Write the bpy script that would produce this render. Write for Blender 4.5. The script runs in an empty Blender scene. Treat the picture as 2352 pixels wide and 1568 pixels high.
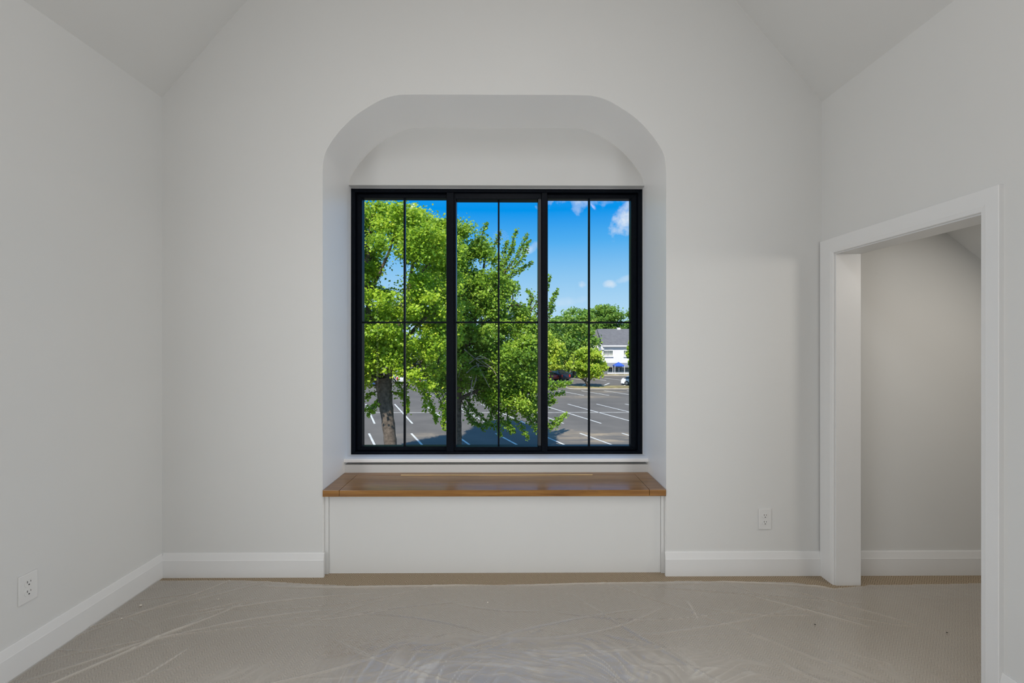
import bpy, bmesh, math, random
import numpy as np
from mathutils import Vector, Matrix
from mathutils.geometry import tessellate_polygon

random.seed(7)
rng = np.random.default_rng(7)
SC = bpy.context.scene
COL = SC.collection

# ------------------------------------------------------------------ camera
CAM_Z = 1.3575
FPX = 1010.0
YAW = math.radians(0.35)
cam = bpy.data.cameras.new('camera')
cam.sensor_fit = 'HORIZONTAL'
cam.sensor_width = 36.0
cam.lens = FPX / 2352 * 36.0
cam.clip_start = 0.02
cam.clip_end = 1000
camo = bpy.data.objects.new('camera', cam)
COL.objects.link(camo)
camo.location = (0, 0, CAM_Z)
camo.rotation_euler = (math.pi / 2, 0, -YAW)
SC.camera = camo

# ------------------------------------------------------------------ view
SC.view_settings.view_transform = 'Standard'
SC.view_settings.look = 'None'
SC.view_settings.exposure = 0.0
SC.view_settings.gamma = 1.0
SC.view_settings.use_curve_mapping = False

# ------------------------------------------------------------------ sun, added fill lights
SUN_STRENGTH = 4.9
REAR_WATTS = 7.0
CEIL_WATTS = 27.0
SIDE_WATTS = 30.0
sun = bpy.data.lights.new('sun', 'SUN')
sun.energy = SUN_STRENGTH
sun.angle = math.radians(0.6)
sun.color = (1.0, 0.95, 0.86)
suno = bpy.data.objects.new('sun', sun)
COL.objects.link(suno)
suno.rotation_euler = Vector((-0.14, -0.68, 0.74)).to_track_quat('Z', 'Y').to_euler()
suno.location = (0, -20, 30)

rear = bpy.data.lights.new('rear_fill', 'AREA')
rear.shape = 'RECTANGLE'
rear.size = 3.3
rear.size_y = 2.3
rear.energy = REAR_WATTS
rear.color = (0.945, 0.975, 1.0)
rearo = bpy.data.objects.new('rear_fill', rear)
COL.objects.link(rearo)
rearo.location = (-0.25, -3.23, 1.45)
rearo.rotation_euler = (math.pi / 2, 0, 0)      # added fill light behind the viewer, faces +y, into the room
ceil_l = bpy.data.lights.new('ceiling_fill', 'AREA')
ceil_l.shape = 'RECTANGLE'
ceil_l.size = 0.86
ceil_l.size_y = 2.46
ceil_l.energy = CEIL_WATTS
ceil_l.color = (0.945, 0.975, 1.0)
ceil_o = bpy.data.objects.new('ceiling_fill', ceil_l)
COL.objects.link(ceil_o)
ceil_o.location = (-0.11, -0.5, 3.90)          # added fill light, faces down, in the frame of the added ceiling panel

for sx_, xx_ in ((1, 1.80), (-1, -1.985)):      # added fill lights on the side walls beside the viewer
    sl = bpy.data.lights.new('side_fill', 'AREA')
    sl.shape = 'RECTANGLE'
    sl.size = 1.5
    sl.size_y = 1.3
    sl.energy = SIDE_WATTS
    sl.color = (0.945, 0.975, 1.0)
    slo = bpy.data.objects.new('side_fill', sl)
    COL.objects.link(slo)
    slo.location = (xx_, 0.2, 1.2)
    slo.rotation_euler = (math.pi / 2, 0, sx_ * math.pi / 2)


def P(px, py, Y):
    """world point on the plane y=Y seen at photo pixel (px,py)"""
    s, c = math.sin(YAW), math.cos(YAW)
    a = (px - 1176) / FPX
    b = (784 - py) / FPX
    d = Vector((s + c * a, c - s * a, b))
    t = Y / d.y
    return Vector((d.x * t, Y, CAM_Z + d.z * t))


# ------------------------------------------------------------------ node helpers
def nodes_of(name):
    m = bpy.data.materials.new(name)
    m.use_nodes = True
    nt = m.node_tree
    for n in list(nt.nodes):
        nt.nodes.remove(n)
    out = nt.nodes.new('ShaderNodeOutputMaterial')
    return m, nt, out


def N(nt, typ, **kw):
    n = nt.nodes.new(typ)
    for k, v in kw.items():
        if k.startswith('i_'):
            n.inputs[k[2:].replace('_', ' ')].default_value = v
        else:
            setattr(n, k, v)
    return n


def math_node(nt, op, a, b=None, c=None, clamp=False):
    n = nt.nodes.new('ShaderNodeMath')
    n.operation = op
    n.use_clamp = clamp
    for i, v in enumerate((a, b, c)):
        if v is None:
            continue
        if hasattr(v, 'is_linked'):
            nt.links.new(v, n.inputs[i])
        else:
            n.inputs[i].default_value = v
    return n.outputs[0]


def ramp(nt, fac, stops, interp='LINEAR'):
    r = nt.nodes.new('ShaderNodeValToRGB')
    r.color_ramp.interpolation = interp
    e = r.color_ramp.elements
    while len(e) < len(stops):
        e.new(0.5)
    for el, (p, c) in zip(e, stops):
        el.position = p
        el.color = (c[0], c[1], c[2], 1)
    nt.links.new(fac, r.inputs[0])
    return r.outputs[0]


def mixc(nt, fac, a, b, mode='MIX'):
    n = nt.nodes.new('ShaderNodeMix')
    n.data_type = 'RGBA'
    n.blend_type = mode
    for v, sock in ((fac, n.inputs[0]), (a, n.inputs[6]), (b, n.inputs[7])):
        if hasattr(v, 'is_linked'):
            nt.links.new(v, sock)
        elif isinstance(v, (tuple, list)):
            sock.default_value = (v[0], v[1], v[2], 1)
        else:
            sock.default_value = v
    return n.outputs[2]


def principled(name, color, rough=0.6, spec=0.5, metal=0.0, noise=None, bump=None, emit=None):
    """noise=(scale, amount); bump=(scale, strength)"""
    m, nt, out = nodes_of(name)
    b = nt.nodes.new('ShaderNodeBsdfPrincipled')
    b.inputs['Base Color'].default_value = (*color, 1)
    b.inputs['Roughness'].default_value = rough
    b.inputs['Specular IOR Level'].default_value = spec
    b.inputs['Metallic'].default_value = metal
    tc = nt.nodes.new('ShaderNodeTexCoord')
    if noise:
        t = N(nt, 'ShaderNodeTexNoise')
        t.inputs['Scale'].default_value = noise[0]
        t.inputs['Detail'].default_value = 4
        nt.links.new(tc.outputs['Object'], t.inputs['Vector'])
        lo = tuple(c * (1 - noise[1]) for c in color)
        hi = tuple(min(1, c * (1 + noise[1])) for c in color)
        nt.links.new(ramp(nt, t.outputs['Fac'], [(0.3, lo), (0.7, hi)]), b.inputs['Base Color'])
    if bump:
        t = N(nt, 'ShaderNodeTexNoise')
        t.inputs['Scale'].default_value = bump[0]
        t.inputs['Detail'].default_value = 3
        nt.links.new(tc.outputs['Object'], t.inputs['Vector'])
        bn = nt.nodes.new('ShaderNodeBump')
        bn.inputs['Strength'].default_value = bump[1]
        bn.inputs['Distance'].default_value = 0.002
        nt.links.new(t.outputs['Fac'], bn.inputs['Height'])
        nt.links.new(bn.outputs[0], b.inputs['Normal'])
    if emit:
        b.inputs['Emission Color'].default_value = (*emit[0], 1)
        b.inputs['Emission Strength'].default_value = emit[1]
    nt.links.new(b.outputs[0], out.inputs[0])
    return m


# ------------------------------------------------------------------ sky
def make_world():
    w = bpy.data.worlds.new('sky')
    SC.world = w
    w.use_nodes = True
    nt = w.node_tree
    for n in list(nt.nodes):
        nt.nodes.remove(n)
    out = nt.nodes.new('ShaderNodeOutputWorld')
    bg = nt.nodes.new('ShaderNodeBackground')
    bg.inputs[1].default_value = 1.0
    tc = nt.nodes.new('ShaderNodeTexCoord')
    D = tc.outputs['Generated']
    sep = nt.nodes.new('ShaderNodeSeparateXYZ')
    nt.links.new(D, sep.inputs[0])
    sky = ramp(nt, sep.outputs[2], [
        (0.0, (0.50, 0.74, 0.93)), (0.08, (0.42, 0.68, 0.91)), (0.15, (0.26, 0.57, 0.89)),
        (0.22, (0.085, 0.43, 0.88)), (0.285, (0.0, 0.30, 0.85)), (0.6, (0.10, 0.33, 0.76)), (1.0, (0.15, 0.34, 0.70))])
    no = N(nt, 'ShaderNodeTexNoise')
    no.inputs['Scale'].default_value = 16
    no.inputs['Detail'].default_value = 6
    no.inputs['Roughness'].default_value = 0.6
    nt.links.new(D, no.inputs['Vector'])
    total = None
    # small fair-weather clouds: (direction, half size, tilt, density)
    clouds = [(P(1335, 462, 1), (0.095, 0.030), 0.0, 0.85), (P(1385, 455, 1), (0.06, 0.022), 0.0, 0.6),
              (P(1448, 498, 1), (0.065, 0.034), 0.55, 1.25), (P(1338, 656, 1), (0.021, 0.013), 0.1, 1.2),
              (P(1400, 652, 1), (0.016, 0.009), 0.0, 0.7), (P(1222, 568, 1), (0.030, 0.012), 0.5, 0.8),
              (P(1440, 640, 1), (0.03, 0.008), 0.2, 0.45), (P(1310, 690, 1), (0.05, 0.012), 0.1, 0.3)]
    # the same kind of clouds go on round the sky
    rr = random.Random(3)
    for k in range(9):
        az = rr.uniform(0.75, 5.5)
        el = rr.uniform(0.12, 0.6)
        clouds.append((Vector((math.sin(az), math.cos(az), math.tan(el))), (rr.uniform(.05, .12), rr.uniform(.02, .04)), rr.uniform(-.3, .3), 1.0))
    for c, (sx, sz), tilt, dens in clouds:
        c = (c - Vector((0, 0, CAM_Z))) if c.y == 1 and len(clouds) and c.z > 1.3 else c
        c = c.normalized()
        u = Vector((c.y, -c.x, 0)).normalized()
        v = u.cross(c)
        if v.z < 0:
            v = -v
        uu = u * math.cos(tilt) + v * math.sin(tilt)
        vv = v * math.cos(tilt) - u * math.sin(tilt)
        sub = nt.nodes.new('ShaderNodeVectorMath')
        sub.operation = 'SUBTRACT'
        nt.links.new(D, sub.inputs[0])
        sub.inputs[1].default_value = c
        ax = []
        for vec, s in ((uu, sx), (vv, sz)):
            d = nt.nodes.new('ShaderNodeVectorMath')
            d.operation = 'DOT_PRODUCT'
            nt.links.new(sub.outputs[0], d.inputs[0])
            d.inputs[1].default_value = vec / s
            ax.append(math_node(nt, 'MULTIPLY', d.outputs['Value'], d.outputs['Value']))
        front = nt.nodes.new('ShaderNodeVectorMath')
        front.operation = 'DOT_PRODUCT'
        nt.links.new(D, front.inputs[0])
        front.inputs[1].default_value = c
        fr = math_node(nt, 'GREATER_THAN', front.outputs['Value'], 0.0)
        r2 = math_node(nt, 'ADD', ax[0], ax[1])
        g = math_node(nt, 'SUBTRACT', 1.0, r2)
        g = math_node(nt, 'MAXIMUM', g, -1.5)
        g = math_node(nt, 'MULTIPLY_ADD', math_node(nt, 'SUBTRACT', no.outputs['Fac'], 0.56), 5.0, g)
        g = math_node(nt, 'MULTIPLY', g, 0.75 * dens, clamp=True)
        g = math_node(nt, 'MULTIPLY', g, fr)
        total = g if total is None else math_node(nt, 'MAXIMUM', total, g)
    fac = math_node(nt, 'MULTIPLY', total, 0.88)
    col = mixc(nt, fac, sky, (0.80, 0.86, 0.93))
    nt.links.new(col, bg.inputs[0])
    nt.links.new(bg.outputs[0], out.inputs[0])


make_world()


# ------------------------------------------------------------------ object helpers
def link(o, parent=None):
    COL.objects.link(o)
    if parent is not None:
        o.parent = parent
    return o


def tag(o, label=None, cat=None, group=None, kind=None):
    if label:
        o['label'] = label
    if cat:
        o['category'] = cat
    if group:
        o['group'] = group
    if kind:
        o['kind'] = kind
    return o


def empty(name, loc, label=None, cat=None, group=None, kind=None, rz=0):
    o = bpy.data.objects.new(name, None)
    o.empty_display_size = 0.1
    o.location = loc
    o.rotation_euler = (0, 0, rz)
    link(o)
    return tag(o, label, cat, group, kind)


def obj(name, verts, faces, mat, parent=None, smooth=False, world=True):
    """mesh object; coordinates are world unless world=False, then local to parent"""
    vs = [Vector(v) for v in verts]
    if parent is not None and world:
        bpy.context.view_layer.update()
        inv = parent.matrix_world.inverted()
        vs = [inv @ v for v in vs]
    me = bpy.data.meshes.new(name)
    me.from_pydata([tuple(v) for v in vs], [], faces)
    if smooth:
        for p in me.polygons:
            p.use_smooth = True
    me.materials.append(mat)
    me.update()
    o = bpy.data.objects.new(name, me)
    return link(o, parent)


class MB:
    def __init__(self):
        self.v = []
        self.f = []

    def add(self, v, f):
        n = len(self.v)
        self.v += [tuple(a) for a in v]
        self.f += [tuple(i + n for i in q) for q in f]
        return self

    def box(self, x0, x1, y0, y1, z0, z1):
        v = [(x, y, z) for z in (z0, z1) for y in (y0, y1) for x in (x0, x1)]
        return self.add(v, [(0, 2, 3, 1), (4, 5, 7, 6), (0, 1, 5, 4), (2, 6, 7, 3), (0, 4, 6, 2), (1, 3, 7, 5)])

    def bbox(self, x0, x1, y0, y1, z0, z1, b=0.004):
        """box with bevelled edges"""
        bm = bmesh.new()
        bmesh.ops.create_cube(bm, size=1)
        for v in bm.verts:
            v.co = ((x0 + x1) / 2 + v.co.x * (x1 - x0), (y0 + y1) / 2 + v.co.y * (y1 - y0), (z0 + z1) / 2 + v.co.z * (z1 - z0))
        bmesh.ops.bevel(bm, geom=list(bm.edges), offset=b, segments=2, affect='EDGES', profile=0.6)
        bm.verts.index_update()
        self.add([v.co.copy() for v in bm.verts], [[v.index for v in f.verts] for f in bm.faces])
        bm.free()
        return self

    def prism(self, poly, axis, a, b):
        """extrude 2D polygon along axis 'x','y','z' between a and b (polygon given in the two other axes, in order)"""
        def mk(p, t):
            return {'x': (t, p[0], p[1]), 'y': (p[0], t, p[1]), 'z': (p[0], p[1], t)}[axis]
        n = len(poly)
        v = [mk(p, a) for p in poly] + [mk(p, b) for p in poly]
        f = [(i, (i + 1) % n, n + (i + 1) % n, n + i) for i in range(n)]
        tris = tessellate_polygon([[Vector((p[0], p[1], 0)) for p in poly]])
        f += [tuple(t) for t in tris] + [tuple(n + i for i in reversed(t)) for t in tris]
        return self.add(v, f)

    def cyl(self, c, r, axis, a, b, n=16, r2=None):
        r2 = r if r2 is None else r2
        v = []
        for t, rad in ((a, r), (b, r2)):
            for i in range(n):
                w = 2 * math.pi * i / n
                p = (c[0] + rad * math.cos(w), c[1] + rad * math.sin(w))
                v.append({'x': (t, p[0], p[1]), 'y': (p[0], t, p[1]), 'z': (p[0], p[1], t)}[axis])
        f = [(i, (i + 1) % n, n + (i + 1) % n, n + i) for i in range(n)]
        f += [tuple(range(n))[::-1], tuple(range(n, 2 * n))]
        return self.add(v, f)

    def build(self, name, mat, parent=None, smooth=False, world=True, fix=True):
        o = obj(name, self.v, self.f, mat, parent, smooth, world)
        if fix:
            bm = bmesh.new()
            bm.from_mesh(o.data)
            bmesh.ops.recalc_face_normals(bm, faces=bm.faces)
            bm.to_mesh(o.data)
            bm.free()
        return o


def np_mesh(name, verts, quads, mat, parent=None, attr=None, smooth=False):
    """fast mesh from numpy arrays; verts world coords local to parent origin must be pre-subtracted"""
    me = bpy.data.meshes.new(name)
    nv, nf, k = len(verts), len(quads), quads.shape[1]
    me.vertices.add(nv)
    me.vertices.foreach_set('co', np.asarray(verts, dtype=np.float32).ravel())
    me.loops.add(nf * k)
    me.loops.foreach_set('vertex_index', np.asarray(quads, dtype=np.int32).ravel())
    me.polygons.add(nf)
    me.polygons.foreach_set('loop_start', np.arange(0, nf * k, k, dtype=np.int32))
    me.polygons.foreach_set('loop_total', np.full(nf, k, dtype=np.int32))
    if smooth:
        me.polygons.foreach_set('use_smooth', np.ones(nf, dtype=bool))
    if attr is not None:
        a = me.attributes.new('tone', 'FLOAT', 'FACE')
        a.data.foreach_set('value', np.asarray(attr, dtype=np.float32))
    me.materials.append(mat)
    me.update()
    me.validate()
    o = bpy.data.objects.new(name, me)
    return link(o, parent)


def tubes(paths, sides=7):
    """paths: list of (points Nx3, radii N) -> verts, quads"""
    V, Q = [], []
    n0 = 0
    for pts, rad in paths:
        pts = np.asarray(pts, float)
        rad = np.asarray(rad, float)
        n = len(pts)
        tan = np.gradient(pts, axis=0)
        tan /= np.linalg.norm(tan, axis=1)[:, None] + 1e-9
        ref = np.array([0.31, 0.95, 0.05])
        u = np.cross(tan, ref)
        u /= np.linalg.norm(u, axis=1)[:, None] + 1e-9
        w = np.cross(tan, u)
        ang = np.linspace(0, 2 * np.pi, sides, endpoint=False)
        ring = (np.cos(ang)[None, :, None] * u[:, None, :] + np.sin(ang)[None, :, None] * w[:, None, :]) * rad[:, None, None]
        V.append((pts[:, None, :] + ring).reshape(-1, 3))
        i = np.arange(n - 1)[:, None]
        j = np.arange(sides)[None, :]
        jn = (j + 1) % sides
        q = np.stack([i * sides + j, i * sides + jn, (i + 1) * sides + jn, (i + 1) * sides + j], -1).reshape(-1, 4)
        Q.append(q + n0)
        n0 += n * sides
    return np.concatenate(V), np.concatenate(Q)


def smooth_path(pts, n):
    """Catmull-Rom resample"""
    p = np.asarray(pts, float)
    p = np.vstack([2 * p[0] - p[1], p, 2 * p[-1] - p[-2]])
    out = []
    m = len(p) - 3
    for t in np.linspace(0, m - 1e-6, n):
        i = int(t)
        f = t - i
        a, b, c, d = p[i], p[i + 1], p[i + 2], p[i + 3]
        out.append(0.5 * (2 * b + (c - a) * f + (2 * a - 5 * b + 4 * c - d) * f * f + (3 * b - a - 3 * c + d) * f ** 3))
    return np.array(out)


# ------------------------------------------------------------------ interior materials
M = {}
M['paint'] = principled('white_wall_paint', (0.682, 0.685, 0.674), 0.55, 0.35, noise=(1.3, 0.012), bump=(420, 0.05))
M['trim'] = principled('white_trim_paint', (0.745, 0.748, 0.745), 0.38, 0.45, noise=(6, 0.008))
M['alcove'] = principled('white_alcove_lightened', (0.90, 0.90, 0.89), 0.42, 0.4, noise=(2, 0.008))  # paler than the wall paint: window light on the alcove put into the colour
M['plastic'] = principled('white_outlet_plastic', (0.72, 0.72, 0.71), 0.32, 0.5)
M['slot'] = principled('dark_slot', (0.03, 0.03, 0.03), 0.7)
M['black'] = principled('black_window_aluminium', (0.003, 0.005, 0.009), 0.34, 0.09, noise=(60, 0.2))
M['gasket'] = principled('dark_grey_gasket', (0.035, 0.04, 0.045), 0.5)
M['brass'] = principled('brass_hinge', (0.72, 0.52, 0.28), 0.3, metal=1.0)
M['steel'] = principled('steel', (0.55, 0.55, 0.55), 0.3, metal=1.0)


def glass_mat():
    m, nt, out = nodes_of('window_glass')
    tr = nt.nodes.new('ShaderNodeBsdfTransparent')
    tr.inputs[0].default_value = (0.985, 0.99, 0.99, 1)
    gl = nt.nodes.new('ShaderNodeBsdfGlossy')
    gl.inputs['Roughness'].default_value = 0.0
    fr = nt.nodes.new('ShaderNodeFresnel')
    fr.inputs[0].default_value = 1.16
    mx = nt.nodes.new('ShaderNodeMixShader')
    nt.links.new(fr.outputs[0], mx.inputs[0])
    nt.links.new(tr.outputs[0], mx.inputs[1])
    nt.links.new(gl.outputs[0], mx.inputs[2])
    nt.links.new(mx.outputs[0], out.inputs[0])
    return m


M['glass'] = glass_mat()


def wood_mat():
    m, nt, out = nodes_of('oak_seat_wood')
    b = nt.nodes.new('ShaderNodeBsdfPrincipled')
    tc = nt.nodes.new('ShaderNodeTexCoord')
    mp = nt.nodes.new('ShaderNodeMapping')
    mp.inputs['Scale'].default_value = (1.6, 34, 34)
    nt.links.new(tc.outputs['Object'], mp.inputs[0])
    n1 = N(nt, 'ShaderNodeTexNoise')
    n1.inputs['Scale'].default_value = 2.2
    n1.inputs['Detail'].default_value = 7
    n1.inputs['Distortion'].default_value = 0.6
    nt.links.new(mp.outputs[0], n1.inputs['Vector'])
    mp2 = nt.nodes.new('ShaderNodeMapping')
    mp2.inputs['Scale'].default_value = (5, 220, 220)
    nt.links.new(tc.outputs['Object'], mp2.inputs[0])
    n2 = N(nt, 'ShaderNodeTexNoise')
    n2.inputs['Scale'].default_value = 1.5
    n2.inputs['Detail'].default_value = 3
    nt.links.new(mp2.outputs[0], n2.inputs['Vector'])
    c1 = ramp(nt, n1.outputs['Fac'], [(0.28, (0.185, 0.076, 0.014)), (0.5, (0.280, 0.126, 0.026)), (0.72, (0.36, 0.176, 0.042))])
    c2 = mixc(nt, math_node(nt, 'MULTIPLY', math_node(nt, 'GREATER_THAN', n2.outputs['Fac'], 0.6), 0.25), c1, (0.09, 0.04, 0.012))
    nt.links.new(c2, b.inputs['Base Color'])
    b.inputs['Roughness'].default_value = 0.30
    b.inputs['Specular IOR Level'].default_value = 0.45
    b.inputs['Coat Weight'].default_value = 0.35
    b.inputs['Coat Roughness'].default_value = 0.18
    bp = nt.nodes.new('ShaderNodeBump')
    bp.inputs['Strength'].default_value = 0.06
    bp.inputs['Distance'].default_value = 0.001
    nt.links.new(n2.outputs['Fac'], bp.inputs['Height'])
    nt.links.new(bp.outputs[0], b.inputs['Normal'])
    nt.links.new(b.outputs[0], out.inputs[0])
    return m


M['wood'] = wood_mat()


def carpet_mat():
    m, nt, out = nodes_of('beige_herringbone_carpet')
    b = nt.nodes.new('ShaderNodeBsdfPrincipled')
    b.inputs['Roughness'].default_value = 0.95
    b.inputs['Specular IOR Level'].default_value = 0.1
    tc = nt.nodes.new('ShaderNodeTexCoord')
    wob = N(nt, 'ShaderNodeTexNoise')
    wob.inputs['Scale'].default_value = 45
    wob.inputs['Detail'].default_value = 2
    nt.links.new(tc.outputs['Object'], wob.inputs['Vector'])
    sep = nt.nodes.new('ShaderNodeSeparateXYZ')
    nt.links.new(tc.outputs['Object'], sep.inputs[0])
    x = math_node(nt, 'MULTIPLY_ADD', wob.outputs['Fac'], 0.008, sep.outputs[0])
    y = math_node(nt, 'MULTIPLY_ADD', wob.outputs['Fac'], 0.010, sep.outputs[1])
    zig = math_node(nt, 'PINGPONG', x, 0.021)
    s = math_node(nt, 'MULTIPLY_ADD', zig, 1.15, y)
    st = math_node(nt, 'SINE', math_node(nt, 'MULTIPLY', s, 2 * math.pi / 0.0135))
    st = math_node(nt, 'MULTIPLY_ADD', st, 0.5, 0.5)
    fib = N(nt, 'ShaderNodeTexNoise')
    fib.inputs['Scale'].default_value = 330
    fib.inputs['Detail'].default_value = 3
    nt.links.new(tc.outputs['Object'], fib.inputs['Vector'])
    h = math_node(nt, 'ADD', math_node(nt, 'MULTIPLY', st, 0.55), math_node(nt, 'MULTIPLY', fib.outputs['Fac'], 0.8))
    big = N(nt, 'ShaderNodeTexNoise')
    big.inputs['Scale'].default_value = 2.3
    nt.links.new(tc.outputs['Object'], big.inputs['Vector'])
    c = ramp(nt, math_node(nt, 'MULTIPLY', h, 0.85), [(0.25, (0.180, 0.136, 0.090)), (0.55, (0.355, 0.285, 0.203)), (0.9, (0.48, 0.395, 0.29))])
    c = mixc(nt, math_node(nt, 'MULTIPLY', big.outputs['Fac'], 0.16), c, (0.24, 0.19, 0.135))
    nt.links.new(c, b.inputs['Base Color'])
    bp = nt.nodes.new('ShaderNodeBump')
    bp.inputs['Strength'].default_value = 0.55
    bp.inputs['Distance'].default_value = 0.004
    nt.links.new(h, bp.inputs['Height'])
    nt.links.new(bp.outputs[0], b.inputs['Normal'])
    nt.links.new(b.outputs[0], out.inputs[0])
    return m


M['carpet'] = carpet_mat()


def film_mat():
    m, nt, out = nodes_of('clear_plastic_film')
    tc = nt.nodes.new('ShaderNodeTexCoord')
    n1 = N(nt, 'ShaderNodeTexNoise')
    n1.inputs['Scale'].default_value = 34
    n1.inputs['Detail'].default_value = 3
    n1.inputs['Distortion'].default_value = 1.6
    nt.links.new(tc.outputs['Object'], n1.inputs['Vector'])
    bp = nt.nodes.new('ShaderNodeBump')
    bp.inputs['Strength'].default_value = 0.22
    bp.inputs['Distance'].default_value = 0.006
    nt.links.new(n1.outputs['Fac'], bp.inputs['Height'])
    tr = nt.nodes.new('ShaderNodeBsdfTransparent')
    tr.inputs[0].default_value = (0.97, 0.97, 0.97, 1)
    df = nt.nodes.new('ShaderNodeBsdfDiffuse')
    df.inputs[0].default_value = (0.84, 0.79, 0.71, 1)
    nt.links.new(bp.outputs[0], df.inputs['Normal'])
    gl = nt.nodes.new('ShaderNodeBsdfGlossy')
    gl.inputs['Roughness'].default_value = 0.13
    nt.links.new(bp.outputs[0], gl.inputs['Normal'])
    m1 = nt.nodes.new('ShaderNodeMixShader')
    m1.inputs[0].default_value = 0.20
    at = nt.nodes.new('ShaderNodeAttribute')
    at.attribute_name = 'tone'
    nt.links.new(math_node(nt, 'MULTIPLY_ADD', at.outputs['Fac'], 0.40, 0.27), m1.inputs[0])
    nt.links.new(tr.outputs[0], m1.inputs[1])
    nt.links.new(df.outputs[0], m1.inputs[2])
    fr = nt.nodes.new('ShaderNodeFresnel')
    fr.inputs[0].default_value = 1.5
    nt.links.new(bp.outputs[0], fr.inputs['Normal'])
    m2 = nt.nodes.new('ShaderNodeMixShader')
    nt.links.new(math_node(nt, 'MINIMUM', math_node(nt, 'MULTIPLY', fr.outputs[0], 2.2), 0.5), m2.inputs[0])
    nt.links.new(m1.outputs[0], m2.inputs[1])
    nt.links.new(gl.outputs[0], m2.inputs[2])
    nt.links.new(m2.outputs[0], out.inputs[0])
    return m


M['film'] = film_mat()

# ------------------------------------------------------------------ room dimensions
XL, XR = -2.006, 1.822           # side walls
YB = 2.552                       # back wall face
YR = -3.25                       # wall behind the camera
WT = 0.13                        # right wall thickness
zl = P(372, 224, YB).z           # springing of the sloped ceiling
zr = P(1888, 234, YB).z
SL, SR = 1.152, 1.166            # ceiling slopes
ZTOP = 3.95                      # flat top of the ceiling
xtl = XL + (ZTOP - zl) / SL
xtr = XR - (ZTOP - zr) / SR
aL = P(741, 600, YB).x
aR = P(1530, 600, YB).x
YW = 3.02                        # window plane
YU = 2.952                       # wall above the window, inside the alcove
YS = 2.89                        # wall below the sill

# arched outline of the alcove (x offsets from the left edge, heights)
arch_px = [(740.5, 440), (740.5, 420), (741, 396), (744, 364), (752, 341), (772, 311), (800, 280), (827, 258), (872, 231), (907, 219.5), (934, 217.5), (965, 217)]
arch = smooth_path([(P(a, b, YB).x - aL, P(a, b, YB).z) for a, b in arch_px], 60)
arch[:, 0] = np.maximum(arch[:, 0], 0)
outline = [(aL, 0.0)] + [(aL + a, z) for a, z in arch] + [(aR - a, z) for a, z in arch[::-1]] + [(aR, 0.0)]
ztop_arch = arch[-1, 1]

# floor, ceiling
fl = MB()
fl.box(XL - 0.15, 3.7, YR - 0.15, YW + 0.1, -0.15, 0.0)
tag(fl.build('floor', M['carpet']), 'beige herringbone carpet floor of the attic room', 'floor', kind='structure')

ce = MB()
T = 0.15
prof_in = [(XL, zl), (xtl, ZTOP), (xtr, ZTOP), (XR, zr)]
prof_out = [(XR + 0.01, zr + 0.22), (xtr + 0.08, ZTOP + T), (xtl - 0.08, ZTOP + T), (XL - 0.01, zl + 0.22)]
ce.prism(prof_in + prof_out, 'y', YR - 0.1, YB + 0.05)
tag(ce.build('ceiling', M['paint']), 'white sloped attic ceiling above both side walls', 'ceiling', kind='structure')

# back wall: one slab with the arched opening cut down to the floor
wb = MB()
poly = [(XL - 0.1, 0.0), (XL - 0.1, zl), (xtl, ZTOP + 0.05), (xtr, ZTOP + 0.05), (XR + 0.02, zr), (XR + 0.02, 0.0)] + outline[::-1]
wb.prism(poly, 'y', YB, YU)
wall_back = wb.build('wall_back', M['paint'])
tag(wall_back, 'white gable end wall with the arched window alcove', 'wall', kind='structure')
# smooth normals round the arch only
me = wall_back.data
for p in me.polygons:
    if abs(p.normal.y) < 0.5:
        p.use_smooth = True
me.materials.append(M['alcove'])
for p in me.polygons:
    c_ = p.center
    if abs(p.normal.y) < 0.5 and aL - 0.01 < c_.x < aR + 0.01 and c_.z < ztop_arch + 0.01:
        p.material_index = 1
me.set_sharp_from_angle(angle=math.radians(35))

# window rectangle
wx0, wx1 = P(807, 700, YW).x, P(1475, 700, YW).x
wz0, wz1 = P(1140, 1044.5, YW).z, P(1140, 434.5, YW).z
# wall above the window, inside the alcove
up = MB()
hz = P(1140, 425.5, YU).z
up.box(aL - 0.25, aR + 0.25, YU, YW + 0.16, hz, ztop_arch + 0.25)
up.build('alcove_head_wall', M['paint'], wall_back)
# side reveals carried on from the alcove to the window
for x0, x1 in ((aL - 0.25, aL), (aR, aR + 0.25)):
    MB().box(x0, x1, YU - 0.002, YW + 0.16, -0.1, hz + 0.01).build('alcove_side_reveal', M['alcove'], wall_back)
for x0, x1 in ((aL, wx0), (wx1, aR)):
    MB().box(x0 - 0.001, x1 + 0.001, YW - 0.006, YW + 0.14, wz0 - 0.1, hz + 0.01).build('window_reveal_bead', M['trim'], wall_back)
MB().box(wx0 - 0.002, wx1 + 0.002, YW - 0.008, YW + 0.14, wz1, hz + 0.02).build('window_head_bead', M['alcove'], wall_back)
# wall below the sill
MB().box(aL - 0.02, aR + 0.02, YS, YW + 0.16, -0.1, wz0 - 0.03).build('alcove_apron_wall', M['paint'], wall_back)
# sill with a rounded nose
sz1 = P(1140, 1054, YS - 0.012).z
sz0 = P(1140, 1061, YS - 0.012).z
sill = MB()
nose = [(YW + 0.1, wz0 - 0.002), (YS + 0.03, sz1 + 0.006)]
for k in range(6):
    w = math.pi / 2 * k / 5
    nose.append((YS - 0.004 - 0.008 * math.sin(w), sz1 - 0.006 + 0.008 * math.cos(w)))
nose += [(YS - 0.012, sz0), (YW + 0.1, sz0)]
sill.prism([(p[0], p[1]) for p in nose], 'x', aL + 0.0005, aR - 0.0005)
tag(sill.build('trim_1', M['alcove']), 'white painted window sill below the black window', 'window sill', kind='structure')

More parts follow.
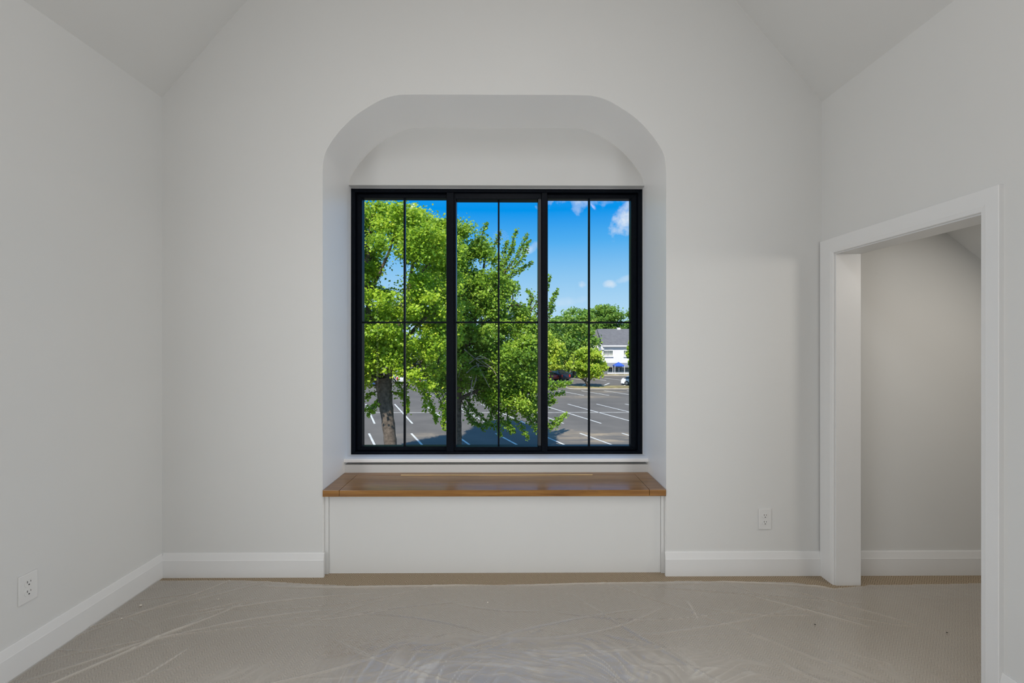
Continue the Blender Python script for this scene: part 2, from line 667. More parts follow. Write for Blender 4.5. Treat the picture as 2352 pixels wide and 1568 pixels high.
# left wall, rear wall
MB().prism([(YR - 0.1, 0), (YB, 0), (YB, zl + 0.2), (YR - 0.1, zl + 0.2)], 'x', XL - 0.12, XL).build('wall_left', M['paint'])
tag(bpy.data.objects['wall_left'], 'white knee wall on the left with one outlet', 'wall', kind='structure')
rw = MB()
rw.prism([(XL - 0.1, 0), (XL - 0.1, zl), (xtl, ZTOP + 0.1), (xtr, ZTOP + 0.1), (3.7, zr), (3.7, 0)], 'y', YR - 0.12, YR)
tag(rw.build('wall_rear', M['paint']), 'white wall behind the viewer', 'wall', kind='structure')

# right wall with the doorway
DY0, DY1 = 1.681, 2.435          # opening between jambs
DZ = 1.845
rightp = [(YR, 0), (DY0 - 0.012, 0), (DY0 - 0.012, DZ + 0.012), (DY1 + 0.012, DZ + 0.012), (DY1 + 0.012, 0), (YB, 0), (YB, zr + 0.2), (YR, zr + 0.2)]
wr = MB()
wr.prism(rightp, 'x', XR, XR + WT)
tag(wr.build('wall_right', M['paint']), 'white wall on the right with the cased doorway', 'wall', kind='structure')

# door lining and casing
door = empty('door_1', (XR + WT / 2, (DY0 + DY1) / 2, 0), 'white cased doorway to the closet in the right wall', 'doorway', kind='structure')
jx0, jx1 = XR - 0.004, XR + WT + 0.004
MB().box(jx0, jx1, DY1, DY1 + 0.012, 0, DZ + 0.012).build('jamb', M['trim'], door)
MB().box(jx0, jx1, DY0 - 0.012, DY0, 0, DZ + 0.012).build('jamb', M['trim'], door)
MB().box(jx0, jx1, DY0, DY1, DZ, DZ + 0.012).build('head_jamb', M['trim'], door)
CW = 0.085
cx = XR - 0.019
rev = 0.006


def casing_prof(w):
    # (distance from the opening, x)
    return [(0, XR), (0, cx + 0.006), (0.003, cx + 0.003), (0.018, cx + 0.0006), (0.020, cx), (w - 0.002, cx), (w, cx + 0.002), (w, XR)]


def casing_leg(y_in, sgn, wlimit=CW):
    v, f = [], []
    pr = casing_prof(wlimit)
    n = len(pr)
    for d, x in pr:
        v.append((x, y_in + sgn * d, 0))
    for d, x in pr:
        v.append((x, y_in + sgn * d, DZ + rev + d * CW / wlimit))
    f = [(i, (i + 1) % n, n + (i + 1) % n, n + i) for i in range(n)]
    f += [tuple(range(n)), tuple(range(n, 2 * n))[::-1]]
    return MB().add(v, f)


casing_leg(DY1 + rev, 1, 0.102).build('casing_leg', M['trim'], door)
casing_leg(DY0 - rev, -1, 0.066).build('casing_leg', M['trim'], door)
pr = casing_prof(CW)
n = len(pr)
w_far = 0.102
v = [(x, DY0 - rev - d * 0.066 / CW, DZ + rev + d) for d, x in pr] + [(x, DY1 + rev + d * w_far / CW, DZ + rev + d) for d, x in pr]
MB().add(v, [(i, (i + 1) % n, n + (i + 1) % n, n + i) for i in range(n)] + [tuple(range(n)), tuple(range(n, 2 * n))[::-1]]).build('casing_head', M['trim'], door)

# closet beyond the doorway
CXR = 3.45
wcb = MB()
cz_a = P(2174, 534, YB)
cz_b = P(2251, 593, YB)
cs = (cz_b.z - cz_a.z) / (cz_b.x - cz_a.x)
zc = lambda x: cz_a.z + cs * (x - cz_a.x)
x0c = XR + WT
wcb.prism([(x0c - 0.12, 0), (CXR, 0), (CXR, zc(CXR) + 0.1), (x0c - 0.12, zc(x0c - 0.12) + 0.1)], 'y', YB, YB + 0.12)
tag(wcb.build('wall_closet_back', M['paint']), 'white closet wall seen through the doorway', 'wall', kind='structure')
tag(MB().prism([(0.4, 0), (YB, 0), (YB, zc(CXR) + 0.1), (0.4, zc(CXR) + 0.1)], 'x', CXR, CXR + 0.1).build('wall_closet_side', M['paint']),
    'white low side wall at the end of the closet', 'wall', kind='structure')
tag(MB().prism([(x0c - 0.01, 0), (CXR, 0), (CXR, zc(CXR) + 0.1), (x0c - 0.01, zc(x0c) + 0.1)], 'y', 0.28, 0.4).build('wall_closet_front', M['paint']),
    'white closet wall nearest the viewer behind the doorway', 'wall', kind='structure')
tag(MB().prism([(x0c - 0.01, zc(x0c)), (CXR + 0.1, zc(CXR + 0.1)), (CXR + 0.1, zc(CXR + 0.1) + 0.15), (x0c - 0.01, zc(x0c) + 0.15)], 'y', 0.3, YB + 0.1).build('ceiling_closet', M['paint']),
    'sloped white closet ceiling seen through the doorway', 'ceiling', kind='structure')

# baseboards
BH = 0.138


def base_prof(s):
    # (offset from the wall, z)
    return [(0, 0), (0.016, 0), (0.016, 0.098), (0.0145, 0.101), (0.007, BH - 0.004), (0.005, BH), (0, BH)]


def baseboard(name, a, b, nrm, label):
    """a,b: 2D points on the wall face; nrm: 2D direction into the room"""
    v = []
    pr = base_prof(1)
    for p in (a, b):
        for d, z in pr:
            v.append((p[0] + nrm[0] * d, p[1] + nrm[1] * d, z))
    n = len(pr)
    f = [(i, (i + 1) % n, n + (i + 1) % n, n + i) for i in range(n)] + [tuple(range(n))[::-1], tuple(range(n, 2 * n))]
    o = MB().add(v, f).build(name, M['trim'])
    return tag(o, label, 'baseboard', kind='structure')


baseboard('baseboard_left', (XL, YR), (XL, YB), (1, 0), 'white baseboard along the left wall under the outlet')
baseboard('baseboard_back_left', (XL + 0.01, YB), (aL + 0.012, YB), (0, -1), 'white baseboard left of the window seat')
baseboard('baseboard_back_right', (aR - 0.008, YB), (XR - 0.005, YB), (0, -1), 'white baseboard between window seat and doorway')
baseboard('baseboard_right', (XR, YR), (XR, DY0 - rev - 0.066), (-1, 0), 'white baseboard on the right wall nearest the viewer')
baseboard('baseboard_closet', (x0c, YB), (CXR, YB), (0, -1), 'white baseboard inside the closet beyond the doorway')

# ------------------------------------------------------------------ window
win = empty('window_1', ((wx0 + wx1) / 2, YW, wz0), 'black framed three-panel window with grilles in the alcove', 'window', kind='structure')
X_ = lambda px: P(px, 740, YW).x
Z_ = lambda py: P(1140, py, YW).z


def mitre_frame(x0, x1, z0, z1, w, ya, yb, name, mat, parent):
    """four mitred bars; w=(left,right,bottom,top) widths"""
    l, r, b, t = w
    i = [(x0 + l, z0 + b), (x1 - r, z0 + b), (x1 - r, z1 - t), (x0 + l, z1 - t)]
    o = [(x0, z0), (x1, z0), (x1, z1), (x0, z1)]
    g = 0.0006
    for k in range(4):
        q = [o[k], o[(k + 1) % 4], i[(k + 1) % 4], i[k]]
        c = (sum(p[0] for p in q) / 4, sum(p[1] for p in q) / 4)
        L = max(abs(q[0][0] - q[1][0]), abs(q[0][1] - q[1][1]))
        s = 1 - g / L
        ax = 0 if abs(q[0][0] - q[1][0]) > abs(q[0][1] - q[1][1]) else 1
        q = [tuple((c[j] + (p[j] - c[j]) * s) if j == ax else p[j] for j in (0, 1)) for p in q]
        ch = 0.003
        # front face chamfered a little so that the edges catch light
        cq = [(c[0] + (p[0] - c[0]) * (1 - ch / max(0.01, abs(p[0] - c[0]))) if ax == 1 else p[0],
               c[1] + (p[1] - c[1]) * (1 - ch / max(0.01, abs(p[1] - c[1]))) if ax == 0 else p[1]) for p in q]
        v = [(p[0], ya, p[1]) for p in cq] + [(p[0], ya + 0.003, p[1]) for p in q] + [(p[0], yb, p[1]) for p in q]
        f = [(0, 1, 2, 3), (11, 10, 9, 8)]
        for a in range(4):
            bb = (a + 1) % 4
            f += [(a, a + 4, bb + 4, bb), (a + 4, a + 8, bb + 8, bb + 4)]
        MB().add(v, f).build(name, mat, parent)


mitre_frame(wx0, wx1, wz0, wz1, (X_(816.5) - wx0, wx1 - X_(1465), Z_(1036) - wz0, wz1 - Z_(442.5)), YW - 0.012, YW + 0.11, 'frame_bar', M['black'], win)
for a, b in ((1026, 1042.5), (1244, 1257)):
    MB().bbox(X_(a), X_(b), YW - 0.004, YW + 0.105, Z_(1036.5), Z_(442), 0.002).build('mullion', M['black'], win)
units = [('left', 816.5, 1026, 443, 1036, 829, 1024, 452.5, 1026.5, 926, 0.020),
         ('centre', 1042.5, 1244, 442.5, 1036, 1047, 1236, 457, 1026.5, 1145, 0.004),
         ('right', 1257, 1465, 443, 1036, 1259, 1451.5, 453, 1026.5, 1355.5, 0.020)]
for nm, a0, a1, b0, b1, g0, g1, h0, h1, mv, off in units:
    x0, x1, z0, z1 = X_(a0), X_(a1), Z_(b1), Z_(b0)
    gx0, gx1, gz0, gz1 = X_(g0), X_(g1), Z_(h1), Z_(h0)
    ss = empty('sash', (x0, YW, z0))
    ss.parent = win
    ss.matrix_parent_inverse = win.matrix_world.inverted()
    bpy.context.view_layer.update()
    ss.parent = None
    ss.location = Vector((x0, YW, z0)) - win.location
    ss.matrix_parent_inverse = Matrix.Identity(4)
    ss.parent = win
    bpy.context.view_layer.update()
    mitre_frame(x0, x1, z0, z1, (gx0 - x0, x1 - gx1, gz0 - z0, z1 - gz1), YW + off, YW + 0.075, 'sash_bar', M['black'], ss)
    if nm == 'centre':   # paler weather strip showing inside the opening sash
        MB().box(gx1 + 0.001, gx1 + 0.02, YW + off - 0.0015, YW + 0.02, gz0 + 0.01, gz1).build('weather_strip', M['gasket'], ss)
    mx = X_(mv)
    mz = Z_(739.5)
    mw = 0.0058
    MB().bbox(mx - mw, mx + mw, YW + 0.032, YW + 0.062, gz0, gz1, 0.0015).build('muntin', M['black'], ss)
    MB().bbox(gx0, gx1, YW + 0.033, YW + 0.061, mz - mw, mz + mw, 0.0015).build('muntin', M['black'], ss)
    for (p0, p1) in ((gx0 - 0.002, mx), (mx, gx1 + 0.002)):
        for (q0, q1) in ((gz0 - 0.002, mz), (mz, gz1 + 0.002)):
            obj('pane', [(p0, YW + 0.047, q0), (p1, YW + 0.047, q0), (p1, YW + 0.047, q1), (p0, YW + 0.047, q1)], [(0, 1, 2, 3)], M['glass'], ss)

def fill_frame(name, c, half_w, z0, z1, axis, sgn, label):  # black frames added round the unseen fill lights, no real windows there
    e = empty(name, c, label, 'window', kind='structure')
    t, w = 0.05, 0.045
    def bar(a0, a1, b0, b1):
        if axis == 'x':       # frame lies in a plane of constant x
            xa, xb = sorted((c[0], c[0] + sgn * w))
            MB().box(xa, xb, a0, a1, b0, b1).build('frame_bar', M['black'], e)
        else:
            ya, yb = sorted((c[1], c[1] + sgn * w))
            MB().box(a0, a1, ya, yb, b0, b1).build('frame_bar', M['black'], e)
    m = c[1] if axis == 'x' else c[0]
    bar(m - half_w - t, m - half_w, z0 - t, z1 + t)
    bar(m + half_w, m + half_w + t, z0 - t, z1 + t)
    bar(m - half_w, m + half_w, z0 - t, z0)
    bar(m - half_w, m + half_w, z1, z1 + t)


fill_frame('fill_frame_left', (XL, 0.2, 0.55), 0.75, 0.55, 1.85, 'x', 1, 'black frame added round the left fill light beside the viewer')
fill_frame('fill_frame_right', (XR, 0.2, 0.55), 0.75, 0.55, 1.85, 'x', -1, 'black frame added round the right fill light beside the viewer')
fill_frame('fill_frame_rear', (-0.25, YR, 0.3), 1.65, 0.3, 2.6, 'y', 1, 'wide black frame added round the fill light behind the viewer')

# ------------------------------------------------------------------ window seat
ST = P(1140, 1125, YB - 0.006).z
SB = P(1140, 1139.5, YB - 0.006).z
seat = empty('window_seat', ((aL + aR) / 2, YB, 0), 'built-in window seat with hinged oak lid on white panel', 'window seat')
fx0, fx1 = aL + 0.003, aR - 0.003
yf = YB - 0.008
yl = YS - 0.058
lx0, lx1 = P(779.5, 1125, yf).x, P(1491.5, 1125, yf).x
gp = 0.0018
MB().bbox(fx0, lx0 - gp, yf, YS - 0.001, SB, ST, 0.0015).build('side_rail', M['wood'], seat)
MB().bbox(lx1 + gp, fx1, yf, YS - 0.001, SB, ST, 0.0015).build('side_rail', M['wood'], seat)
MB().bbox(lx0 - gp, lx1 + gp, yl + 0.002, YS - 0.001, SB, ST, 0.0015).build('back_rail', M['wood'], seat)
lid = MB().bbox(lx0, lx1, yf, yl - 0.002, SB, ST, 0.0018).build('lid', M['wood'], seat)
hg = MB()
hx0, hx1 = P(921, 1088, yl).x, P(1361, 1088, yl).x
hg.cyl((yl, ST + 0.0002), 0.0042, 'x', hx0, hx1, 10)
tag(hg.build('piano_hinge', M['brass'], seat, smooth=False), 'thin brass piano hinge')
pz = SB - 0.001
px0, px1 = aL + 0.026, aR - 0.022
MB().box(px0, px1, YB + 0.030, YB + 0.05, 0.0, pz).build('front_panel', M['paint'], seat)
MB().box(aL + 0.001, px0 - 0.001, YB + 0.022, YB + 0.05, 0.0, pz).build('filler_strip', M['paint'], seat)
MB().box(px1 + 0.001, aR - 0.001, YB + 0.022, YB + 0.05, 0.0, pz).build('filler_strip', M['paint'], seat)


# ------------------------------------------------------------------ outlets
def outlet(loc, rz, label):
    e = empty('wall_outlet', loc, label, 'outlet', 'duplex wall outlets', rz=rz)
    # local: plate faces -y, wall face at y=0
    MB().bbox(-0.0365, 0.0365, -0.006, 0.0, -0.0595, 0.0595, 0.0028).build('plate', M['plastic'], e, world=False)
    for s in (1, -1):
        zc_ = 0.0195 * s
        pl = []
        for k in range(28):
            w = 2 * math.pi * k / 28
            pl.append((0.0172 * math.cos(w), zc_ + max(-0.0138, min(0.0138, 0.0172 * math.sin(w)))))
        r = MB().prism(pl, 'y', -0.0078, -0.004).build('receptacle', M['plastic'], e, world=False)
        MB().box(-0.0076, -0.0052, -0.0081, -0.006, zc_ + 0.0005, zc_ + 0.0095).build('slot', M['slot'], r, world=False)
        MB().box(0.0054, 0.0076, -0.0081, -0.006, zc_ + 0.0015, zc_ + 0.0085).build('slot', M['slot'], r, world=False)
        MB().cyl((0, zc_ - 0.0072), 0.0029, 'y', -0.0082, -0.006, 12).build('ground_hole', M['slot'], r, world=False)
    MB().cyl((0, 0), 0.0028, 'y', -0.0072, -0.005, 12).build('screw', M['plastic'], e, world=False)
    return e


oc = P(1756, 1191, YB)
outlet((oc.x, YB, oc.z), 0, 'white duplex outlet on the back wall beside the doorway')
outlet((XL, 1.842, 0.335), math.pi / 2, 'white duplex outlet low on the left wall')

# ------------------------------------------------------------------ plastic film over the carpet
def vnoise(x, y, seed):
    r = np.random.default_rng(seed)
    tab = r.random((64, 64))
    xi, yi = np.floor(x).astype(int), np.floor(y).astype(int)
    fx, fy = x - xi, y - yi
    fx, fy = fx * fx * (3 - 2 * fx), fy * fy * (3 - 2 * fy)
    g = lambda a, b: tab[a % 64, b % 64]
    return (g(xi, yi) * (1 - fx) + g(xi + 1, yi) * fx) * (1 - fy) + (g(xi, yi + 1) * (1 - fx) + g(xi + 1, yi + 1) * fx) * fy


def fbm(x, y, seed, o=3):
    t = 0
    for k in range(o):
        t = t + vnoise(x * 2 ** k + 11 * k, y * 2 ** k + 7 * k, seed + k) * 0.5 ** k
    return t / 1.75


def make_film():
    xs = np.arange(XL + 0.02, 3.0, 0.0065)
    ys = np.concatenate([np.arange(-1.5, 1.55, 0.06), np.arange(1.55, 2.50, 0.0042)])
    # keep the grid lines on the doorway edges
    Xg, Yg = np.meshgrid(xs, ys)
    h = np.zeros_like(Xg)
    hz_ = np.zeros_like(Xg)      # whiteness of the folds: doubled film, and window glare put into the colour
    fine = (Yg > 1.5)
    r = np.random.default_rng(21)
    # long drawn folds: curved ridges
    folds = []
    for k in range(46):
        x = r.uniform(-1.95, 1.9)
        y = r.uniform(1.62, 2.42)
        L = r.uniform(0.15, 0.75)
        ang = r.normal(0.35 if x < -0.3 else -0.35 if x > 0.5 else 0, 0.35)
        folds.append((x, y, L, ang, r.uniform(-.5, .5), r.uniform(0.0025, 0.0055), r.uniform(0.0018, 0.005)))
    # seam-like folds running along the far edge and from the door casing
    folds += [(-0.75, 2.425, 0.65, 0.01, 0.05, 0.010, 0.006), (0.55, 2.455, 0.6, 0.02, -0.05, 0.009, 0.005), (1.5, 2.44, 0.35, -0.10, 0.0, 0.009, 0.006),
              (1.72, 2.25, 0.30, -0.62, 0.0, 0.005, 0.006), (1.50, 2.2, 0.28, -0.55, 0.0, 0.008, 0.006), (-1.63, 2.0, 0.45, 0.75, 0.2, 0.007, 0.005),
              (-1.75, 1.82, 0.5, 0.9, 0.1, 0.008, 0.006), (-1.45, 1.85, 0.12, 1.2, 0.3, 0.004, 0.005), (0.92, 2.2, 0.09, 1.5, 0.2, 0.006, 0.005),
              (1.2, 1.78, 0.12, -0.9, 0.6, 0.004, 0.006), (-1.2, 2.30, 0.5, 0.22, -0.2, 0.007, 0.004), (-1.35, 2.12, 0.5, 0.35, -0.3, 0.006, 0.004)]
    for (x, y, L, ang, cur, w, a) in folds:
        c, s = math.cos(ang), math.sin(ang)
        u = (Xg - x) * c + (Yg - y) * s
        v_ = -(Xg - x) * s + (Yg - y) * c - cur * u * u
        fo_ = np.exp(-(v_ / w) ** 2) * np.clip(1 - (np.abs(u) / L) ** 3, 0, 1)
        h += a * fo_
        hz_ = np.maximum(hz_, fo_ * min(1.0, a / 0.006) * 0.55)
    # crumpled area near the viewer, under the window light
    wx = fbm(Xg * 3.1 + 5, Yg * 3.1, 31)
    wy = fbm(Xg * 3.1, Yg * 3.1 + 9, 47)
    for (cx_, cy_, rx, ry, ang, fr, amp) in ((-0.42, 1.76, 0.42, 0.16, 0.95, 26, 0.0040), (0.05, 1.80, 0.40, 0.15, -0.25, 24, 0.0036), (0.45, 1.82, 0.40, 0.16, -0.75, 25, 0.0042),
                                            (0.75, 1.78, 0.35, 0.14, 0.5, 23, 0.0032), (-0.1, 1.98, 0.7, 0.10, 0.15, 17, 0.0014), (-1.0, 1.75, 0.4, 0.15, 0.8, 15, 0.0014), (1.3, 1.8, 0.5, 0.25, -0.6, 13, 0.0012)):
        m_ = np.exp(-((Xg - cx_) / rx) ** 2 - ((Yg - cy_) / ry) ** 2)
        c, s = math.cos(ang), math.sin(ang)
        u_ = Xg * c + Yg * s + 0.16 * (wy - .5)
        v_ = -Xg * s + Yg * c + 0.22 * (wx - .5) + 0.5 * (u_ - cx_ * c - cy_ * s) ** 2
        n_ = fbm(u_ * 5.0 + cx_ * 9, v_ * fr * 1.5 + 3 * wy, int(100 + 13 * fr + 50 * cx_), 2) * 1.17
        rid = np.clip(1 - np.abs(n_ - 0.5) * 5.5, 0, 1)
        cr_ = m_ * rid ** 1.6 * (0.15 + 1.1 * fbm(Xg * 9, Yg * 9, 5))
        h += amp * cr_
        hz_ = np.maximum(hz_, np.clip(0.30 * m_ + 0.55 * cr_, 0, 1) * min(1.0, amp / 0.004))
    h += 0.0022 * fbm(Xg * 5, Yg * 5, 77) + 0.0012 * fbm(Xg * 26, Yg * 26, 91) * fine
    h *= np.where(fine, 1.0, 0.4)
    Z = 0.004 + h
    edge = 2.43 + 0.05 * np.interp(Xg, [-2, -1.6, -0.9, -0.2, 0.5, 1.0, 1.6, 1.78, 2.0, 3.0], [1.8, 1.6, 0.25, 0.3, 0.7, 1.0, 0.6, -0.6, 0.1, 0.5]) + 0.012 * (fbm(Xg * 2.3, Xg * 0, 12) - .5)
    keep = (Yg < edge)
    inroom = Xg < XR - 0.03
    indoor = (Yg > DY0 + 0.012) & (Yg < DY1 - 0.012) & (Xg >= XR - 0.06)
    incl = (Xg > XR + WT + 0.02) & (Yg > 0.45)
    keep &= (inroom | indoor | incl)
    keep &= ~((Xg > XR - 0.04) & (Xg < XR) & ~indoor)
    kc = keep[:-1, :-1] & keep[1:, :-1] & keep[:-1, 1:] & keep[1:, 1:]
    nx = len(xs)
    i, j = np.nonzero(kc)
    a = i * nx + j
    q = np.stack([a, a + 1, a + nx + 1, a + nx], 1)
    hz_ = hz_ + 0.12 * fbm(Xg * 4, Yg * 4, 63)
    V = np.stack([Xg, Yg, Z], -1).reshape(-1, 3)
    used = np.unique(q)
    remap = np.zeros(len(V), int)
    remap[used] = np.arange(len(used))
    o = np_mesh('plastic_film', V[used], remap[q], M['film'], attr=hz_[:-1, :-1][kc], smooth=True)
    tag(o, 'clear wrinkled protective plastic film laid over the carpet', 'plastic film')


make_film()

# crumbs left on the film
M['chip'] = principled('white_plaster_crumb', (0.75, 0.70, 0.62), 0.8)
M['darkchip'] = principled('dark_crumb', (0.02, 0.018, 0.015), 0.8)


def crumb(px, py, r, mat, label, group):
    d = CAM_Z * FPX / (py - 784)
    p = P(px, py, d)
    bm = bmesh.new()
    bmesh.ops.create_icosphere(bm, subdivisions=1, radius=1)
    rr = random.Random(int(px))
    for v_ in bm.verts:
        k = rr.uniform(0.75, 1.2)
        v_.co = Vector((v_.co.x * r * 1.4 * k, v_.co.y * r * k, v_.co.z * r * 0.6))
    me_ = bpy.data.meshes.new('crumb')
    bm.to_mesh(me_)
    bm.free()
    me_.materials.append(mat)
    o = bpy.data.objects.new('crumb', me_)
    o.location = (p.x, p.y, 0.0085 + r * 0.4)
    link(o)
    tag(o, label, 'crumb', group)


crumb(323, 1391, 0.0052, M['chip'], 'largest pale crumb on the film near the left baseboard', 'pale crumbs on the film')
crumb(279, 1421, 0.0032, M['chip'], 'small pale crumb on the film nearest the left baseboard', 'pale crumbs on the film')
crumb(502, 1377, 0.0026, M['chip'], 'tiny pale crumb on the film below the left back baseboard', 'pale crumbs on the film')
crumb(1120, 1387, 0.0034, M['chip'], 'pale crumb on the film before the window seat', 'pale crumbs on the film')
crumb(1872, 1441, 0.0034, M['darkchip'], 'dark crumb on the film before the doorway casing', 'dark crumbs on the film')
crumb(2175, 1461, 0.0034, M['darkchip'], 'dark crumb on the film inside the doorway', 'dark crumbs on the film')

# ------------------------------------------------------------------ lamps of the room and an added fill panel (above and behind the viewer)
M['lens'] = principled('warm_lamp_lens', (0.9, 0.85, 0.75), 0.4, emit=((1.0, 0.52, 0.22), 30.0))
M['opal'] = principled('warm_opal_glass', (0.9, 0.85, 0.78), 0.3, emit=((1.0, 0.50, 0.22), 8.0))


def downlight(x, y, side, label, watts, size=0.11):
    if side == 'l':
        z, nrm = zl + (x - XL) * SL, Vector((SL, 0, -1)).normalized()
    elif side == 'r':
        z, nrm = zr + (XR - x) * SR, Vector((-SR, 0, -1)).normalized()
    else:
        z, nrm = zc(x), Vector((cs, 0, -1)).normalized()
    e = empty('recessed_light', (x, y, z), label, 'ceiling light', 'recessed ceiling lights')
    e.rotation_euler = nrm.to_track_quat('Z', 'Y').to_euler()
    prof = [(0.085, 0.0), (0.085, 0.004), (0.078, 0.008), (0.062, 0.006), (0.058, 0.001)]
    n_ = 28
    v_, f_ = [], []
    for r_, z_ in prof:
        for k in range(n_):
            w = 2 * math.pi * k / n_
            v_.append((r_ * math.cos(w), r_ * math.sin(w), z_))
    for a in range(len(prof) - 1):
        for k in range(n_):
            f_.append((a * n_ + k, a * n_ + (k + 1) % n_, (a + 1) * n_ + (k + 1) % n_, (a + 1) * n_ + k))
    MB().add(v_, f_).build('trim_ring', M['trim'], e, smooth=True, world=False)
    MB().cyl((0, 0), 0.058, 'z', 0.0005, 0.002, 28).build('lens', M['lens'], e, world=False)
    L = bpy.data.lights.new('lamp', 'AREA')
    L.shape = 'DISK'
    L.size = size
    L.energy = watts
    L.color = (1.0, 0.93, 0.84)
    lo = bpy.data.objects.new('lamp', L)
    link(lo, e)
    lo.location = (0, 0, 0.006)
    lo.rotation_euler = (math.pi, 0, 0)
    return e


downlight(-1.46, -0.5, 'l', 'recessed light in the left ceiling slope behind the viewer', 1.5)
downlight(1.27, -0.5, 'r', 'recessed light in the right ceiling slope behind the viewer', 1.5)
downlight(2.75, 1.7, 'c', 'recessed light in the sloped closet ceiling', 8.0, 0.30)

lp = empty('added_ceiling_panel', (-0.11, -0.5, ZTOP), 'long flat panel added round the ceiling fill light behind the viewer', 'ceiling light')  # fixture added to hold the unseen ceiling fill light
fr_ = [(-0.47, -0.44), (0.44, 0.47)]
for a_, b_ in fr_:
    MB().box(a_, b_, -1.27, 1.27, -0.07, 0.0).build('frame_side', M['trim'], lp, world=False)
for a_, b_ in ((-1.27, -1.24), (1.24, 1.27)):
    MB().box(-0.44, 0.44, a_, b_, -0.07, 0.0).build('frame_end', M['trim'], lp, world=False)
MB().box(-0.44, 0.44, -1.24, 1.24, -0.04, -0.03).build('diffuser', M['plastic'], lp, world=False)

pend = empty('pendant_lamp', (-0.11, 0.45, ZTOP), 'warm opal globe pendant hanging from the ceiling above the viewer', 'pendant lamp')
MB().cyl((0, 0), 0.06, 'z', -0.025, 0.0, 24).build('canopy', M['trim'], pend, world=False)
MB().cyl((0, 0), 0.006, 'z', -1.17, -0.02, 10).build('rod', M['steel'], pend, world=False)
prof = [(0.02, -1.16), (0.06, -1.17), (0.095, -1.20), (0.11, -1.25), (0.10, -1.29), (0.06, -1.32), (0.004, -1.33)]
v_, f_ = [], []
n_ = 28
for r_, z_ in prof:
    for k in range(n_):
        w = 2 * math.pi * k / n_
        v_.append((r_ * math.cos(w), r_ * math.sin(w), z_))
for a in range(len(prof) - 1):
    for k in range(n_):
        f_.append((a * n_ + k, a * n_ + (k + 1) % n_, (a + 1) * n_ + (k + 1) % n_, (a + 1) * n_ + k))
MB().add(v_, f_).build('shade', M['opal'], pend, smooth=True, world=False)

# =================================================================== OUTDOORS
GZ = -5.2
H = CAM_Z - GZ


def G(px, py):
    """point on the parking lot at a photo pixel"""
    return P(px, py, H * FPX / (py - 784))


def asphalt_mat():
    m, nt, out = nodes_of('grey_asphalt')
    b = nt.nodes.new('ShaderNodeBsdfPrincipled')
    b.inputs['Roughness'].default_value = 0.9
    b.inputs['Specular IOR Level'].default_value = 0.15
    tc = nt.nodes.new('ShaderNodeTexCoord')
    n1 = N(nt, 'ShaderNodeTexNoise')
    n1.inputs['Scale'].default_value = 0.35
    n1.inputs['Detail'].default_value = 6
    nt.links.new(tc.outputs['Object'], n1.inputs['Vector'])
    c = ramp(nt, n1.outputs['Fac'], [(0.3, (0.145, 0.130, 0.112)), (0.7, (0.198, 0.176, 0.148))])
    # sandy stains
    mp = nt.nodes.new('ShaderNodeMapping')
    mp.inputs['Scale'].default_value = (0.5, 1.0, 1)
    mp.inputs['Location'].default_value = (0.35, 0.15, 0)
    nt.links.new(tc.outputs['Object'], mp.inputs[0])
    n2 = N(nt, 'ShaderNodeTexNoise')
    n2.inputs['Scale'].default_value = 1.0
    n2.inputs['Detail'].default_value = 7
    n2.inputs['Roughness'].default_value = 0.65
    n2.inputs['Distortion'].default_value = 0.8
    nt.links.new(mp.outputs[0], n2.inputs['Vector'])
    st = ramp(nt, n2.outputs['Fac'], [(0.42, (0, 0, 0)), (0.62, (1, 1, 1))])
    sx = nt.nodes.new('ShaderNodeSeparateXYZ')
    nt.links.new(tc.outputs['Object'], sx.inputs[0])
    tot = None
    for (cx_, cy_, rx_, ry_, am_) in ((6.3, 30.2, 4.5, 2.0, 0.85), (4.0, 32.0, 3.0, 1.2, 0.5), (9.0, 52.0, 5.0, 2.0, 0.5), (12.5, 57.5, 4.0, 1.5, 0.6), (-6.0, 30.8, 2.5, 1.0, 0.35)):
        ex = math_node(nt, 'MULTIPLY', math_node(nt, 'SUBTRACT', sx.outputs[0], cx_), 1 / rx_)
        ey = math_node(nt, 'MULTIPLY', math_node(nt, 'SUBTRACT', sx.outputs[1], cy_), 1 / ry_)
        rr_ = math_node(nt, 'ADD', math_node(nt, 'MULTIPLY', ex, ex), math_node(nt, 'MULTIPLY', ey, ey))
        g_ = math_node(nt, 'MULTIPLY', math_node(nt, 'SUBTRACT', 1.0, rr_, clamp=True), am_)
        tot = g_ if tot is None else math_node(nt, 'MAXIMUM', tot, g_)
    f = math_node(nt, 'MULTIPLY', st, tot)
    c = mixc(nt, f, c, (0.50, 0.38, 0.24))
    nt.links.new(c, b.inputs['Base Color'])
    nt.links.new(b.outputs[0], out.inputs[0])
    return m


M['asphalt'] = asphalt_mat()
M['linepaint'] = principled('worn_white_road_paint', (0.72, 0.70, 0.64), 0.8, noise=(2.2, 0.2))
M['kerb'] = principled('pale_kerb_concrete', (0.45, 0.40, 0.33), 0.9, noise=(1.0, 0.2))
M['drygrass'] = principled('dry_grass_soil', (0.30, 0.24, 0.10), 0.95, noise=(0.9, 0.45))
M['bark'] = principled('grey_brown_bark', (0.135, 0.105, 0.080), 0.95, noise=(9, 0.45), bump=(30, 0.6))
M['deadwood'] = principled('bleached_dead_twigs', (0.36, 0.30, 0.24), 0.9, noise=(6, 0.25))

lot = MB()
lot.box(-140, 140, -10, 200, GZ - 0.4, GZ)
lot = tag(lot.build('parking_lot', M['asphalt']), 'grey asphalt parking lot outside below the window', 'parking lot', kind='structure')


